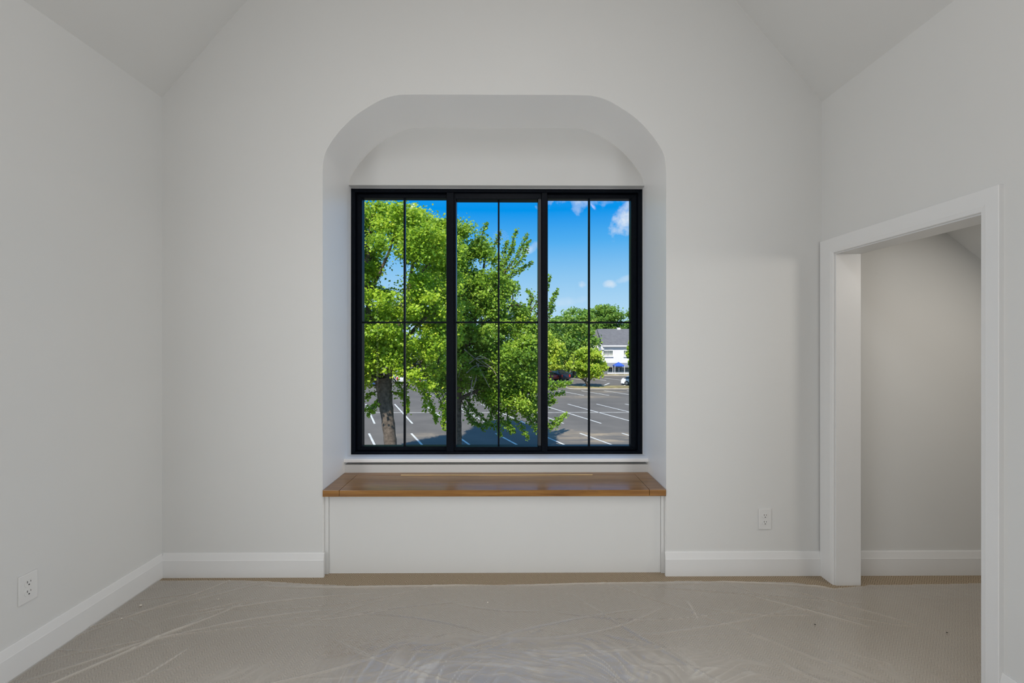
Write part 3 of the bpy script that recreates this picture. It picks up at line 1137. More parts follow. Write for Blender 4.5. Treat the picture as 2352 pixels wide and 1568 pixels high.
def lot_line(xa, ya, xb, yb, w=0.07):
    d = Vector((xb - xa, yb - ya, 0)).normalized()
    nrm = Vector((-d.y, d.x, 0)) * w
    p = [Vector((xa, ya, 0)) + nrm, Vector((xa, ya, 0)) - nrm, Vector((xb, yb, 0)) - nrm, Vector((xb, yb, 0)) + nrm]
    MB().prism([(q.x, q.y) for q in p], 'z', GZ - 0.01, GZ + 0.006).build('painted_line', M['linepaint'], lot)


for k in range(-4, 11):
    x = -10.0 + 3.01 * k
    lot_line(x, 31.4, x + 0.42 * 5.9, 25.5)
lot_line(-40, 40.6, 40, 40.6, 0.055)
for k in range(-9, 6):
    x = 5.25 + 3.02 * k
    lot_line(x - 0.39 * 5.5, 46.1, x + 0.39 * 5.4, 35.2)
for k in range(-9, 6):
    x = 9.63 + 3.05 * k
    lot_line(x, 58.6, x + 0.48 * 5.2, 53.4)
for k in range(-3, 6):
    x = 13.6 + 3.1 * k
    lot_line(x, 64.4, x + 0.45 * 4.8, 69.2, 0.12)
for k in range(-6, 6):
    x = 12.0 + 3.1 * k
    lot_line(x - 1.2, 78.5, x + 1.2, 74.0, 0.10)


def bed(x0, x1, y0, y1, label):
    e = empty('planting_island', ((x0 + x1) / 2, (y0 + y1) / 2, GZ), label, 'planting island')
    r = (y1 - y0) / 2

    def outl(o):
        pts = []
        for k in range(9):
            w = math.pi / 2 + math.pi * k / 8
            pts.append((x0 + r + (r - o) * math.cos(w), (y0 + y1) / 2 + (r - o) * math.sin(w)))
        for k in range(9):
            w = -math.pi / 2 + math.pi * k / 8
            pts.append((x1 - r + (r - o) * math.cos(w), (y0 + y1) / 2 + (r - o) * math.sin(w)))
        return pts
    MB().prism(outl(0), 'z', GZ, GZ + 0.14).build('kerb', M['kerb'], e)
    MB().prism(outl(0.22), 'z', GZ + 0.13, GZ + 0.2).build('soil', M['drygrass'], e)
    return e


bed(7.9, 26, 60.3, 63.6, 'kerbed island with dry grass under the small round tree')
bed(-30, 30, 83.6, 85.4, 'kerbed grass strip in front of the white house')


# ------------------------------------------------------------------ trees
def leaf_mat(name, dark, mid, light, yellow):
    m, nt, out = nodes_of(name)
    at = nt.nodes.new('ShaderNodeAttribute')
    at.attribute_name = 'tone'
    c = ramp(nt, at.outputs['Fac'], [(0.0, dark), (0.45, mid), (0.8, light), (1.0, yellow)])
    df = nt.nodes.new('ShaderNodeBsdfPrincipled')
    df.inputs['Roughness'].default_value = 0.42
    df.inputs['Specular IOR Level'].default_value = 0.35
    nt.links.new(c, df.inputs['Base Color'])
    tl = nt.nodes.new('ShaderNodeBsdfTranslucent')
    c2 = mixc(nt, 0.5, c, (0.50, 0.62, 0.05))
    nt.links.new(c2, tl.inputs[0])
    mx = nt.nodes.new('ShaderNodeMixShader')
    mx.inputs[0].default_value = 0.42
    nt.links.new(df.outputs[0], mx.inputs[1])
    nt.links.new(tl.outputs[0], mx.inputs[2])
    nt.links.new(mx.outputs[0], out.inputs[0])
    return m


M['leaf_a'] = leaf_mat('bright_maple_leaves', (0.128, 0.256, 0.019), (0.371, 0.563, 0.036), (0.589, 0.742, 0.058), (0.780, 0.780, 0.102))
M['leaf_b'] = leaf_mat('green_maple_leaves', (0.109, 0.230, 0.026), (0.282, 0.461, 0.045), (0.448, 0.614, 0.064), (0.640, 0.691, 0.102))
M['leaf_c'] = leaf_mat('yellow_green_leaves', (0.154, 0.282, 0.026), (0.410, 0.563, 0.051), (0.640, 0.717, 0.077), (0.780, 0.768, 0.128))
M['leaf_d'] = leaf_mat('far_green_leaves', (0.090, 0.205, 0.038), (0.218, 0.384, 0.058), (0.371, 0.525, 0.077), (0.614, 0.640, 0.128))


def leaves(pos, size, tone, hang=0.0, seed=1):
    """quads folded along the midrib. pos Nx3"""
    r = np.random.default_rng(seed)
    n = len(pos)
    # leaf normal mostly up and outwards
    nrm = r.normal(0, 0.62, (n, 3)) + np.array([0, -0.45, 0.70 - hang])
    nrm /= np.linalg.norm(nrm, axis=1)[:, None]
    t = r.normal(0, 1, (n, 3))
    t -= (t * nrm).sum(1)[:, None] * nrm
    t /= np.linalg.norm(t, axis=1)[:, None]
    b = np.cross(nrm, t)
    s = size * r.uniform(0.6, 1.25, n)[:, None]
    v0 = pos - t * s * 0.5
    v1 = pos + b * s * 0.46 - t * s * 0.05 + nrm * s * 0.10
    v2 = pos + t * s * 0.55
    v3 = pos - b * s * 0.46 - t * s * 0.05 + nrm * s * 0.10
    V = np.stack([v0, v1, v2, v3], 1).reshape(-1, 3)
    Q = np.arange(n * 4).reshape(-1, 4)
    return V, Q, np.clip(tone + r.normal(0, 0.16, n), 0, 1)


def in_poly(poly, x, y):
    c = np.zeros(len(x), bool)
    n = len(poly)
    for i in range(n):
        x1, y1 = poly[i]
        x2, y2 = poly[(i + 1) % n]
        if y1 == y2:
            continue
        k = ((y1 > y) != (y2 > y)) & (x < (x2 - x1) * (y - y1) / (y2 - y1) + x1)
        c ^= k
    return c


def dist_poly(poly, x, y):
    d = np.full(len(x), 1e9)
    n = len(poly)
    for i in range(n):
        a = np.array(poly[i], float)
        b = np.array(poly[(i + 1) % n], float)
        ab = b - a
        t = np.clip(((x - a[0]) * ab[0] + (y - a[1]) * ab[1]) / (ab @ ab), 0, 1)
        d = np.minimum(d, np.hypot(x - a[0] - t * ab[0], y - a[1] - t * ab[1]))
    return d


def make_tree(name, label, D, trunk, trunk_r, limbs, poly, nblob, blob_r, nleaf, leaf_size, mat, holes=(), sprays=(), seed=1,
              depth=1.0, group=None, tone_mid=0.45, spray_leaf=0.9, dead=None, twigs=True):
    """crown outline poly, trunk, limbs and sprays are traced in photo pixels at distance D and given real depth"""
    r = np.random.default_rng(seed)
    k = D / FPX                                   # metres per pixel
    base = P(trunk[0][0], 784, D)
    e = empty(name, (base.x, D, GZ), label, 'tree', group)
    org = np.array([base.x, D, GZ])

    def W(px, py, dy=0.0):
        p = P(px, py, D)
        return np.array([p.x, D + dy, p.z])
    # trunk
    tp = smooth_path([W(*p) for p in trunk], 26)
    tp[0, 2] = min(tp[0, 2], GZ - 0.1)
    tr = np.interp(np.linspace(0, 1, 26), np.linspace(0, 1, len(trunk_r)), np.array(trunk_r) * k)
    tr = tr * (1 + 0.05 * np.sin(np.arange(26) * 2.1))
    V, Q = tubes([(tp, tr)], 14)
    np_mesh('trunk', V - org, Q, M['bark'], e, smooth=True)
    # blobs
    xs = [p[0] for p in poly]
    ys = [p[1] for p in poly]
    bx, by = [], []
    while len(bx) < nblob:
        x = r.uniform(min(xs), max(xs), 400)
        y = r.uniform(min(ys), max(ys), 400)
        ok = in_poly(poly, x, y)
        dd = dist_poly(poly, x, y)
        ok &= dd > blob_r * 0.55
        for hx, hy, hrx, hry in holes:
            ok &= (((x - hx) / (hrx + blob_r * .6)) ** 2 + ((y - hy) / (hry + blob_r * .6)) ** 2) > 1
        bx += list(x[ok])
        by += list(y[ok])
    bx, by = np.array(bx[:nblob]), np.array(by[:nblob])
    dmax = max(dist_poly(poly, bx, by).max(), 1)
    dn = dist_poly(poly, bx, by) / dmax
    thick = depth * dmax * k * np.sqrt(np.clip(1 - (1 - dn) ** 2, 0.05, 1))
    bd = thick * r.uniform(-1, 1, nblob) ** 1
    # limbs
    paths = []
    nodes = []
    for pts, r0, r1 in limbs:
        wp = smooth_path([W(*p) for p in pts], 18)
        paths.append((wp, np.linspace(r0 * k, r1 * k, 18)))
        nodes.append(wp)
    allnodes = np.concatenate(nodes + [tp[-6:]]) if nodes else tp[-8:]
    cen = np.stack([W(x, y, d) for x, y, d in zip(bx, by, bd)])
    if twigs:
        for c in cen[:min(nblob, 170)]:
            dd = np.linalg.norm(allnodes - c, axis=1) + 1.2 * np.maximum(0, allnodes[:, 2] - c[2])
            a = allnodes[np.argmin(dd)]
            mid = a * 0.5 + c * 0.5 + r.normal(0, 0.12, 3) * np.linalg.norm(c - a) * 0.6 + np.array([0, 0, 0.06 * np.linalg.norm(c - a)])
            paths.append((smooth_path([a, mid, c], 7), np.linspace(max(1.5, 0.02 * np.linalg.norm(c - a) / k) * k * 0.9, 0.4 * k, 7)))
    # leaves in blobs
    idx = r.integers(0, nblob, nleaf)
    off = r.normal(0, 1, (nleaf, 3))
    off /= np.linalg.norm(off, axis=1)[:, None]
    rad = blob_r * k * np.abs(r.normal(0.55, 0.45, nleaf)) * r.uniform(0.6, 1.5, nblob)[idx]
    pos = cen[idx] + off * rad[:, None] * np.array([1.15, 1.15, 0.75])
    pxs = 1176 + (pos[:, 0] - P(1176, 784, D).x) / k
    pys = 784 - (pos[:, 2] - CAM_Z) / k
    ok = in_poly(poly, pxs, pys) | (dist_poly(poly, pxs, pys) < blob_r * 0.30)
    for hx, hy, hrx, hry in holes:
        ok &= (((pxs - hx) / hrx) ** 2 + ((pys - hy) / hry) ** 2) > r.uniform(0.5, 1.1, nleaf)
    pos = pos[ok]
    tone = (tone_mid + r.normal(0, 0.13, nblob))[idx][ok]
    sp_pos = []
    for pts in sprays:
        wp = smooth_path([W(*p) for p in pts], 24)
        dep = r.uniform(-0.5, 0.5)
        wp[:, 1] += np.linspace(0, dep, 24)
        paths.append((wp, np.linspace(1.8 * k, 0.35 * k, 24)))
        L = np.linalg.norm(np.diff(wp, axis=0), axis=1).sum()
        nn = int(L / k * spray_leaf * 2.3)
        t = r.beta(1.4, 1.0, nn)
        i = np.clip((t * 23).astype(int), 0, 22)
        c = wp[i] + (wp[i + 1] - wp[i]) * r.random(nn)[:, None]
        wid = (8.5 - 5.0 * t) * k
        sp_pos.append(c + r.normal(0, 0.75, (nn, 3)) * wid[:, None] * (0.55 + 0.6 * np.abs(np.sin(t * 17 + dep * 9)))[:, None])
    if sp_pos:
        sp = np.concatenate(sp_pos)
        pos = np.concatenate([pos, sp])
        tone = np.concatenate([tone, np.full(len(sp), tone_mid - 0.12)])
    if paths:
        V, Q = tubes(paths, 6)
        np_mesh('branches', V - org, Q, M['bark'], e, smooth=True)
    if dead:
        V, Q = tubes([(smooth_path([W(p[0], p[1], -1.9 - 0.3 * r.random()) for p in pts], 12), np.linspace(1.5 * k, 0.5 * k, 12)) for pts in dead], 5)
        tag(np_mesh('dead_branches', V - org, Q, M['deadwood'], e, smooth=True), 'bare bleached dead twigs')
    V, Q, tn = leaves(pos, leaf_size, tone, seed=seed)
    fo = np_mesh('foliage', V - org, Q, mat, e, attr=tn)
    fo['kind'] = 'stuff'
    return e


# near maple at the left
polyA = [(700, 880), (672, 800), (665, 700), (680, 600), (715, 520), (770, 465), (830, 446), (870, 450), (893, 466), (904, 480), (924, 468), (950, 466), (974, 477), (1000, 488),
         (1026, 488), (1046, 505), (1062, 560), (1066, 650), (1062, 740), (1052, 820), (1046, 885), (1022, 905), (990, 905), (965, 885), (935, 880), (908, 852), (880, 860), (852, 885), (832, 900), (800, 905), (750, 910)]
make_tree('maple_tree', 'large bright green maple with a thick trunk at the window left', 18.0,
          [(918, 1160), (900, 1060), (896, 1010), (889, 950), (883, 900), (880, 868)], [17, 15, 14, 14.5, 17, 20],
          [([(874, 872), (860, 820), (850, 760), (846, 680), (845, 580), (858, 480)], 11, 3), ([(889, 872), (905, 825), (915, 770), (932, 690), (948, 610), (958, 520)], 11, 2.5),
           ([(905, 825), (940, 770), (985, 720), (1020, 660)], 7, 2), ([(932, 690), (955, 640), (990, 600), (1020, 550)], 5, 1.5), ([(860, 820), (815, 760), (770, 700), (740, 620)], 8, 2),
           ([(846, 680), (875, 620), (900, 560), (910, 500)], 5, 1.5), ([(930, 640), (935, 590), (975, 560)], 4, 1.2), ([(905, 830), (960, 840), (1010, 850)], 5, 1.5)],
          polyA, 430, 23, 130000, 0.115, M['leaf_a'],
          holes=[(880, 563, 21, 13), (868, 545, 8, 10), (892, 645, 11, 11), (900, 667, 14, 7), (912, 628, 9, 8), (955, 624, 9, 6), (1005, 624, 6, 10), (1010, 668, 6, 9), (851, 697, 7, 5), (930, 655, 5, 8), (888, 597, 8, 6)],
          sprays=[[(885, 900), (865, 925), (845, 955)], [(885, 920), (860, 935), (838, 940)], [(875, 890), (855, 905), (838, 915)], [(900, 900), (915, 905), (930, 930)], [(905, 870), (930, 900), (940, 945)],
                  [(960, 870), (985, 920), (1000, 975)], [(990, 880), (1015, 930), (1020, 985)], [(1000, 880), (1035, 920), (1035, 970)], [(960, 880), (975, 900), (978, 945)], [(940, 880), (925, 900), (930, 950)]],
          seed=11, depth=0.95, tone_mid=0.50)

# maple in the middle
polyB = [(985, 560), (1000, 520), (1046, 505), (1080, 511), (1100, 528), (1120, 548), (1133, 580), (1150, 600), (1165, 638), (1187, 652), (1206, 690), (1226, 712), (1241, 735),
         (1252, 800), (1258, 880), (1240, 930), (1215, 950), (1180, 940), (1140, 930), (1100, 925), (1070, 900), (1030, 905), (1000, 905), (985, 880), (978, 760), (975, 650)]
make_tree('maple_tree', 'darker green maple with drooping branches behind the window centre', 24.0,
          [(1049, 1080), (1051, 1010), (1051, 950), (1053, 890), (1060, 830)], [11, 9.5, 8.5, 8.5, 7.5],
          [([(1056, 860), (1075, 780), (1100, 700), (1110, 620), (1120, 560)], 6.5, 1.5), ([(1054, 870), (1040, 780), (1035, 680), (1050, 560)], 6, 1.5), ([(1075, 790), (1130, 740), (1180, 700), (1220, 720)], 5, 1.2),
           ([(1052, 920), (1090, 900), (1150, 890), (1200, 890)], 5, 1.5), ([(1110, 660), (1140, 640), (1160, 620)], 4, 1.5), ([(1054, 900), (1120, 850), (1200, 820), (1240, 800)], 5, 1.2)],
          polyB, 400, 20, 125000, 0.135, M['leaf_b'],
          holes=[(1098, 606, 6, 6), (1110, 618, 5, 7), (1165, 700, 4, 4)],
          sprays=[[(1125, 650), (1162, 600), (1188, 528)], [(1145, 640), (1185, 592), (1212, 538)], [(1155, 630), (1195, 600), (1214, 555)], [(1145, 640), (1188, 622), (1224, 600)], [(1150, 645), (1172, 632), (1198, 620)],
                  [(1140, 640), (1155, 590), (1165, 550)], [(1140, 620), (1165, 600), (1180, 560)], [(1120, 590), (1140, 560), (1150, 535)], [(1105, 545), (1112, 530), (1120, 516)],
                  [(1205, 720), (1222, 690), (1214, 665)], [(1225, 740), (1242, 700), (1252, 670), (1263, 635)], [(1235, 750), (1262, 702), (1280, 668)], [(1240, 765), (1260, 730), (1272, 700)], [(1215, 720), (1235, 690), (1240, 670)],
                  [(1200, 905), (1260, 892), (1310, 876)], [(1205, 890), (1258, 880), (1298, 880)], [(1215, 915), (1262, 910), (1295, 900)], [(1225, 920), (1258, 925), (1275, 915)], [(1180, 930), (1250, 975), (1304, 955)], [(1220, 960), (1260, 985), (1290, 968)],
                  [(1150, 910), (1185, 960), (1212, 1003)], [(1100, 905), (1150, 960), (1182, 990)], [(1060, 900), (1090, 945), (1135, 985)], [(1140, 930), (1142, 970), (1150, 1005)], [(1190, 930), (1215, 960), (1232, 990)],
                  [(1120, 910), (1130, 950), (1110, 985)], [(1170, 930), (1165, 965), (1175, 995)], [(1080, 910), (1075, 950), (1085, 975)], [(1060, 920), (1085, 965), (1105, 975)], [(1010, 890), (1025, 930), (1020, 960)],
                  [(1090, 900), (1130, 935), (1165, 945)], [(1160, 900), (1200, 930), (1235, 935)], [(1200, 920), (1225, 945), (1243, 965)]],
          seed=23, depth=0.85, tone_mid=0.42, spray_leaf=1.0,
          dead=[[(1075, 800), (1100, 822), (1140, 850)], [(1085, 830), (1110, 815), (1140, 830)], [(1105, 830), (1098, 870), (1085, 905)], [(1100, 828), (1118, 860), (1128, 880)], [(1090, 820), (1070, 835), (1062, 860)],
                [(1112, 825), (1135, 842), (1150, 870)], [(1095, 850), (1090, 880), (1092, 900)], [(1100, 820), (1125, 822), (1145, 845)], [(1080, 850), (1100, 835), (1130, 838)]])

# small tree on the island
polyC = [(1306, 850), (1304, 830), (1312, 812), (1330, 800), (1352, 797), (1372, 804), (1384, 818), (1391, 838), (1396, 848), (1385, 856), (1372, 866), (1352, 870), (1336, 866), (1318, 864)]
make_tree('island_tree', 'small round yellow-green tree with a leaning trunk on the island', 62.0,
          [(1351, 893), (1349, 885), (1345, 876), (1337, 869)], [3.2, 2.8, 2.4, 2.0],
          [([(1345, 877), (1348, 860), (1352, 835)], 2.0, 0.7), ([(1340, 872), (1325, 862), (1318, 845)], 1.8, 0.6), ([(1347, 880), (1365, 862), (1375, 840)], 1.6, 0.6)],
          polyC, 70, 9, 9000, 0.34, M['leaf_c'], seed=31, depth=0.95, tone_mid=0.5)

# tall trees before and behind the house
far = [
    ('tall_tree', 'tall dense tree left of the white house', 81.0, [(1318, 870), (1318, 840)], [(1258, 872), (1240, 820), (1245, 760), (1262, 735), (1278, 722), (1295, 712), (1318, 706), (1345, 708), (1362, 722), (1372, 750), (1375, 780), (1382, 805), (1378, 822), (1360, 835), (1330, 845), (1300, 860)], 120, 13, 22000, 0.42, 0.50),
    ('tall_tree', 'yellowish tree between the centre maple and the tall dense tree', 67.5, [(1268, 884), (1268, 860)], [(1225, 852), (1222, 810), (1235, 775), (1258, 760), (1280, 770), (1296, 800), (1300, 832), (1290, 850), (1262, 856)], 60, 11, 10000, 0.36, 0.66),
    ('tall_tree', 'tall tree rising behind the house roof ridge', 116.0, [(1395, 848), (1395, 800)], [(1340, 800), (1338, 750), (1345, 718), (1362, 706), (1378, 702), (1392, 700), (1402, 694), (1412, 698), (1424, 714), (1432, 733), (1434, 760), (1430, 800)], 150, 10, 30000, 0.50, 0.40),
    ('tall_tree', 'tree behind the house at the right window edge', 122.0, [(1465, 848), (1465, 800)], [(1432, 800), (1432, 742), (1438, 722), (1448, 708), (1470, 700), (1495, 708), (1512, 740), (1515, 800)], 90, 10, 16000, 0.50, 0.40),
    ('tall_tree', 'distant tree low behind the yellowish tree', 126.0, [(1285, 845), (1285, 800)], [(1235, 810), (1238, 755), (1262, 728), (1290, 716), (1320, 730), (1335, 770), (1330, 815)], 50, 11, 8000, 0.5, 0.45),
]
for i, (nm, lb, D, tk, pl, nb, br, nl, ls, tm) in enumerate(far):
    make_tree(nm, lb, D, tk, [3.5, 2.5], [], pl, nb, br, nl, ls, M['leaf_d'] if i != 1 else M['leaf_c'], seed=50 + i, depth=0.9, group='trees at the far side of the lot', tone_mid=tm, twigs=False)

# background row hidden mostly behind the maples
lbls = ['background tree left of the maple trunk', 'background tree seen beside the thick maple trunk', 'background tree behind the maple crown right of its trunk', 'background tree behind the centre maple trunk',
        'background tree behind the drooping branches of the centre maple', 'background tree beyond the left window edge', 'background tree past the right window edge']
for i, cx_ in enumerate([770, 855, 950, 1050, 1150, 660, 1590]):
    w = 62
    top = 770 + (i * 37 % 22)
    pl = [(cx_ - w, 852), (cx_ - w - 4, 820), (cx_ - w * .8, top + 18), (cx_ - w * .4, top + 2), (cx_, top - 4), (cx_ + w * .5, top + 4), (cx_ + w * .85, top + 22), (cx_ + w, 825), (cx_ + w - 3, 852), (cx_, 858)]
    make_tree('background_tree', lbls[i], (106.0, 118.0, 130.0, 106.0, 118.0, 118.0, 106.0)[i], [(cx_, 846), (cx_, 825)], [3.5, 2.5], [], pl, 50, 12, 6500, 0.52, M['leaf_d'], seed=70 + i, depth=0.8, group='trees at the far side of the lot', tone_mid=0.4, twigs=False)

# young tree by the right window edge
make_tree('young_tree', 'slim young tree on a thin grey trunk by the right window edge', 62.5, [(1447, 892), (1447, 850), (1447, 800)], [1.3, 1.1, 0.7], [],
          [(1441, 845), (1437, 836), (1442, 822), (1440, 806), (1443, 788), (1450, 780), (1462, 790), (1466, 815), (1463, 838), (1452, 848)], 26, 6, 1500, 0.33, M['leaf_c'], seed=91, depth=0.9, tone_mid=0.4)

# ------------------------------------------------------------------ white house across the lot
M['render'] = principled('white_house_paint', (0.80, 0.77, 0.75), 0.8, noise=(0.6, 0.04))
M['shingle'] = principled('grey_roof_shingle', (0.155, 0.150, 0.152), 0.95, noise=(2.0, 0.14), bump=(8, 0.4))
M['housetrim'] = principled('white_house_trim', (0.82, 0.80, 0.78), 0.6)
M['hglass'] = principled('dark_house_glass', (0.05, 0.075, 0.07), 0.3, 0.2)
M['blind'] = principled('pale_window_blind', (0.42, 0.42, 0.34), 0.7)
M['porch'] = principled('grey_porch_roof', (0.20, 0.21, 0.23), 0.9)
M['red'] = principled('red_shutter', (0.45, 0.08, 0.05), 0.7)
HY = 90.0
hk = HY / FPX
hs = empty('white_house', (P(1420, 862, HY).x, HY, GZ), 'two storey white house with grey shingle roof across the lot', 'house')
hX = lambda px: P(px, 784, HY).x
hZ = lambda py: P(1400, py, HY).z
hx0, hx1 = hX(1381), hX(1590)
MB().box(hx0, hx1, HY, HY + 11, GZ, hZ(793)).build('wall', M['render'], hs)
# left wing set back
MB().box(hX(1330), hx0 + 0.05, HY + 3.0, HY + 10.5, GZ, hZ(790)).build('wing_wall', M['render'], hs)
# roof: front slope, rear slope
ridge_y, ridge_z = HY + 5.5, P(1420, 755, HY + 5.5).z
ev = hZ(795)
rf = MB()
rf.prism([(HY - 0.55, ev), (HY - 0.55, ev + 0.18), (ridge_y, ridge_z), (HY + 11.5, ev + 0.18), (HY + 11.5, ev), (ridge_y, ridge_z - 0.25)], 'x', hX(1383.5), hx1 + 0.4)
rf.build('roof', M['shingle'], hs)
rf = MB()
e2 = hZ(788)
rf.prism([(HY + 2.5, e2), (HY + 2.5, e2 + 0.15), (ridge_y + 0.3, ridge_z - 0.12), (HY + 11, e2 + 0.15), (HY + 11, e2), (ridge_y + 0.3, ridge_z - 0.4)], 'x', hX(1325), hX(1392))
rf.build('wing_roof', M['shingle'], hs)
# raking fascia at the corner between wing and main roof
fa, fb = P(1366, 784.5, HY + 1.2), P(1386, 795.5, HY - 0.5)
d_ = 0.22
MB().add([fa, fb, fb + Vector((0, 0, d_)), fa + Vector((0, 0, d_)), fa + Vector((0, .2, 0)), fb + Vector((0, .2, 0)), fb + Vector((0, .2, d_)), fa + Vector((0, .2, d_))],
         [(0, 1, 2, 3), (7, 6, 5, 4), (0, 4, 5, 1), (1, 5, 6, 2), (2, 6, 7, 3), (3, 7, 4, 0)]).build('raking_fascia', M['housetrim'], hs)
MB().box(hX(1383.5), hx1 + 0.4, HY - 0.62, HY - 0.5, ev - 0.06, ev + 0.20).build('gutter', M['housetrim'], hs)
MB().box(hX(1383.5), hx1 + 0.3, HY - 0.5, HY, ev - 0.05, ev + 0.02).build('soffit', M['housetrim'], hs)
MB().box(hX(1380), hX(1386.5), HY - 0.3, HY + 0.1, hZ(803), ev).build('corner_board', M['housetrim'], hs)
# vent on the ridge
vt = empty('roof_vent', (0, 0, 0))
bpy.data.objects.remove(vt)
MB().box(hX(1432), hX(1440), ridge_y - 0.3, ridge_y + 0.3, ridge_z - 0.2, ridge_z + 0.25).build('ridge_vent', M['housetrim'], hs)


def hwin(x0, x1, y0, y1, yy=HY, cols=3, rows=2, fm='housetrim'):
    xa, xb, za, zb = hX(x0), hX(x1), hZ(y1), hZ(y0)
    fr = MB()
    fr.box(xa - .09, xa, yy - 0.07, yy + .02, za - .09, zb + .09).box(xb, xb + .09, yy - 0.07, yy + .02, za - .09, zb + .09)
    fr.box(xa, xb, yy - 0.07, yy + .02, za - .09, za).box(xa, xb, yy - 0.07, yy + .02, zb, zb + .09)
    o = fr.build('window', M[fm], hs)
    MB().box(xa, xb, yy - 0.03, yy + .01, za, zb).build('pane', M['hglass'], o)
    MB().box(xa, xb, yy - 0.036, yy - .031, za, za + (zb - za) * 0.32).build('blind', M['blind'], o)
    for c in range(1, cols):
        x = xa + (xb - xa) * c / cols
        MB().box(x - .028, x + .028, yy - 0.05, yy - .028, za, zb).build('glazing_bar', M[fm], o)
    for c in range(1, rows):
        z = za + (zb - za) * c / rows
        MB().box(xa, xb, yy - 0.05, yy - .028, z - .028, z + .028).build('glazing_bar', M[fm], o)


for a in (1386.5, 1433, 1479, 1525):
    hwin(a, a + 9, 805, 816)
    hwin(a + 10.5, a + 20.5, 805, 816)
    MB().box(hX(a - 1), hX(a + 22), HY - 0.22, HY, hZ(819.6), hZ(818)).build('window_sill', M['housetrim'], hs)
# porch roof and ground floor openings
MB().prism([(HY, hZ(833)), (HY - 1.5, hZ(841)), (HY - 1.5, hZ(842.5)), (HY, hZ(842.5))], 'x', hX(1388), hx1).build('porch_roof', M['porch'], hs)
for a in (1398, 1411, 1424, 1436, 1448, 1462, 1476):
    hwin(a, a + 8, 845, 855, cols=2, rows=3)
MB().box(hX(1397), hX(1406.5), HY - 0.12, HY - 0.05, hZ(845), hZ(842.5)).build('sign_board', M['red'], hs)
# garden wall at the left of the house
tag(MB().box(P(1360, 862, 88).x, P(1396, 862, 88).x, 88.0, 88.25, GZ, P(1390, 846, 88).z).build('garden_wall', M['porch']), 'low grey wall left of the white house', 'wall')

# picket fence
pf = empty('picket_fence', (P(1425, 862, 87).x, 87.0, GZ), 'low white picket fence before the white house', 'fence')
fz1 = P(1420, 855, 87).z
x = P(1396, 862, 87).x
xe = P(1475, 862, 87).x
for z in (GZ + 0.25, fz1 - 0.15):
    MB().box(x, xe, 87.0, 87.05, z, z + 0.09).build('fence_rail', M['housetrim'], pf)
pk = None
while x < xe:
    if pk is None:
        pk = MB().prism([(-0.06, GZ + 0.1), (0.06, GZ + 0.1), (0.06, fz1 - 0.05), (0, fz1 + 0.05), (-0.06, fz1 - 0.05)], 'y', 86.94, 87.0).build('picket', M['housetrim'], pf)
        loc0 = pk.location.copy()
        x_first = x
        pk.location.x = x
        base_x = x
    else:
        c = pk.copy()
        COL.objects.link(c)
        c.parent = pf
        c.location.x = pk.location.x + (x - base_x)
    x += 0.17

# blue gazebo tent
M['tent'] = principled('blue_tent_fabric', (0.035, 0.11, 0.50), 0.7)
TY = 87.5
tw0, tw1 = P(1409.5, 838, TY).x, P(1432, 838, TY).x
tm = (tw0 + tw1) / 2
tz, tza = P(1420, 838.5, TY).z, P(1420, 831, TY).z
tent = empty('canopy_tent', (tm, TY, GZ), 'blue pop-up canopy tent on thin legs before the house', 'tent')
hw = (tw1 - tw0) / 2
cap = [(tm - hw, TY - hw, tz), (tm + hw, TY - hw, tz), (tm + hw, TY + hw, tz), (tm - hw, TY + hw, tz), (tm, TY, tza)]
low = [(a, b, c - 0.2) for a, b, c in cap[:4]]
MB().add(cap + low, [(0, 1, 4), (1, 2, 4), (2, 3, 4), (3, 0, 4), (0, 5, 6, 1), (1, 6, 7, 2), (2, 7, 8, 3), (3, 8, 5, 0)]).build('canopy', M['tent'], tent)
for sx in (-1, 1):
    for sy in (-1, 1):
        MB().cyl((tm + sx * hw * 0.96, TY + sy * hw * 0.96), 0.05, 'z', GZ, tz, 8).build('leg', M['housetrim'], tent)

# ------------------------------------------------------------------ parked cars
M['tyre'] = principled('black_tyre', (0.015, 0.015, 0.015), 0.8)
M['carglass'] = principled('car_glass', (0.02, 0.025, 0.03), 0.05, 0.6)
M['taillamp'] = principled('red_tail_lamp', (0.55, 0.03, 0.02), 0.3)


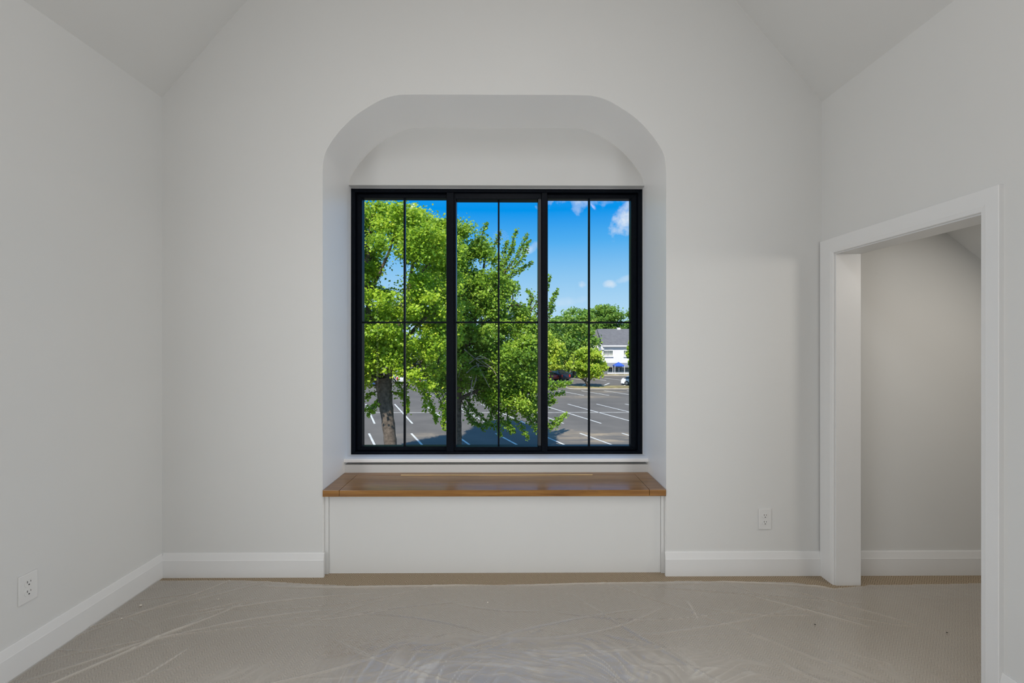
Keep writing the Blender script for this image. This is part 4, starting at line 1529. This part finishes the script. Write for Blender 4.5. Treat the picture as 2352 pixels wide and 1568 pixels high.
def car(px, py, heading, color, label, suv=False):
    g = G(px, py)
    e = empty('parked_car', (g.x, g.y, GZ), label, 'car', 'parked cars', rz=heading)
    mb = principled('car_paint', color, 0.25, 0.6)
    h = 0.22 if suv else 0.0
    body = [(-2.2, 0.32), (-2.22, 0.62), (-2.1, 0.88 + h), (-1.25, 0.96 + h), (0.9, 0.98 + h), (2.0, 0.98 + h), (2.15, 0.82 + h), (2.2, 0.34), (1.75, 0.24), (-1.75, 0.24)]
    cab = [(-1.25, 0.95 + h), (-0.55, 1.42 + h * 1.3), (0.75, 1.46 + h * 1.3), (1.45 if not suv else 1.95, 1.36 + h * 1.3 if suv else 1.2), (1.9 if not suv else 2.1, 0.96 + h)]

    def prof(pl, w0, w1, zmid, name, mat):
        n_ = len(pl)
        v_ = []
        for s_ in (-1, 1):
            for (y_, z_) in pl:
                w = w0 if z_ <= zmid else w1
                v_.append((s_ * w, y_, z_))
        f_ = [(i_, (i_ + 1) % n_, n_ + (i_ + 1) % n_, n_ + i_) for i_ in range(n_)]
        tr_ = tessellate_polygon([[Vector((p_[0], p_[1], 0)) for p_ in pl]])
        f_ += [tuple(t) for t in tr_] + [tuple(n_ + i_ for i_ in reversed(t)) for t in tr_]
        o_ = MB().add(v_, f_).build(name, mat, e, world=False)
        md = o_.modifiers.new('bevel', 'BEVEL')
        md.width = 0.05
        md.segments = 2
        return o_
    prof(body, 0.90, 0.86, 0.9 + h, 'body', mb)
    prof(cab, 0.80, 0.66, 1.1 + h, 'cabin', M['carglass'])
    rp = [(y_ * 0.96 + 0.05, z_ + 0.02) for y_, z_ in cab[1:4]] + [(cab[3][0] * 0.9, cab[3][1] - 0.03), (cab[1][0] + 0.15, cab[1][1] - 0.03)]
    prof(rp, 0.67, 0.67, 0, 'roof', mb)
    for sx in (-1, 1):
        for yy in (-1.35, 1.35):
            w = MB().cyl((yy, 0.33), 0.33, 'x', sx * 0.70, sx * 0.92, 20).build('wheel', M['tyre'], e, world=False)
            MB().cyl((yy, 0.33), 0.19, 'x', sx * 0.90, sx * 0.93, 14).build('hub', M['steel'], w, world=False)
        MB().box(sx * 0.60, sx * 0.84, -2.24, -2.15, 0.62, 0.82 + h).build('tail_lamp', M['taillamp'], e, world=False)
    return e


car(1258, 872, 0.4, (0.60, 0.05, 0.03), 'red car parked behind the drooping maple branches')
car(1285, 872, 0.4, (0.025, 0.025, 0.03), 'dark car parked right of the red car', True)
car(1462, 884.3, 1.2, (0.80, 0.80, 0.80), 'white car at the right window edge behind the young tree')
car(862, 884, 0.4, (0.05, 0.11, 0.28), 'blue car left of the thick maple trunk')
car(918, 878, 0.4, (0.75, 0.75, 0.75), 'white car just right of the thick maple trunk', True)
car(968, 882, 0.4, (0.20, 0.21, 0.22), 'grey car behind the maple leaves right of the trunk')
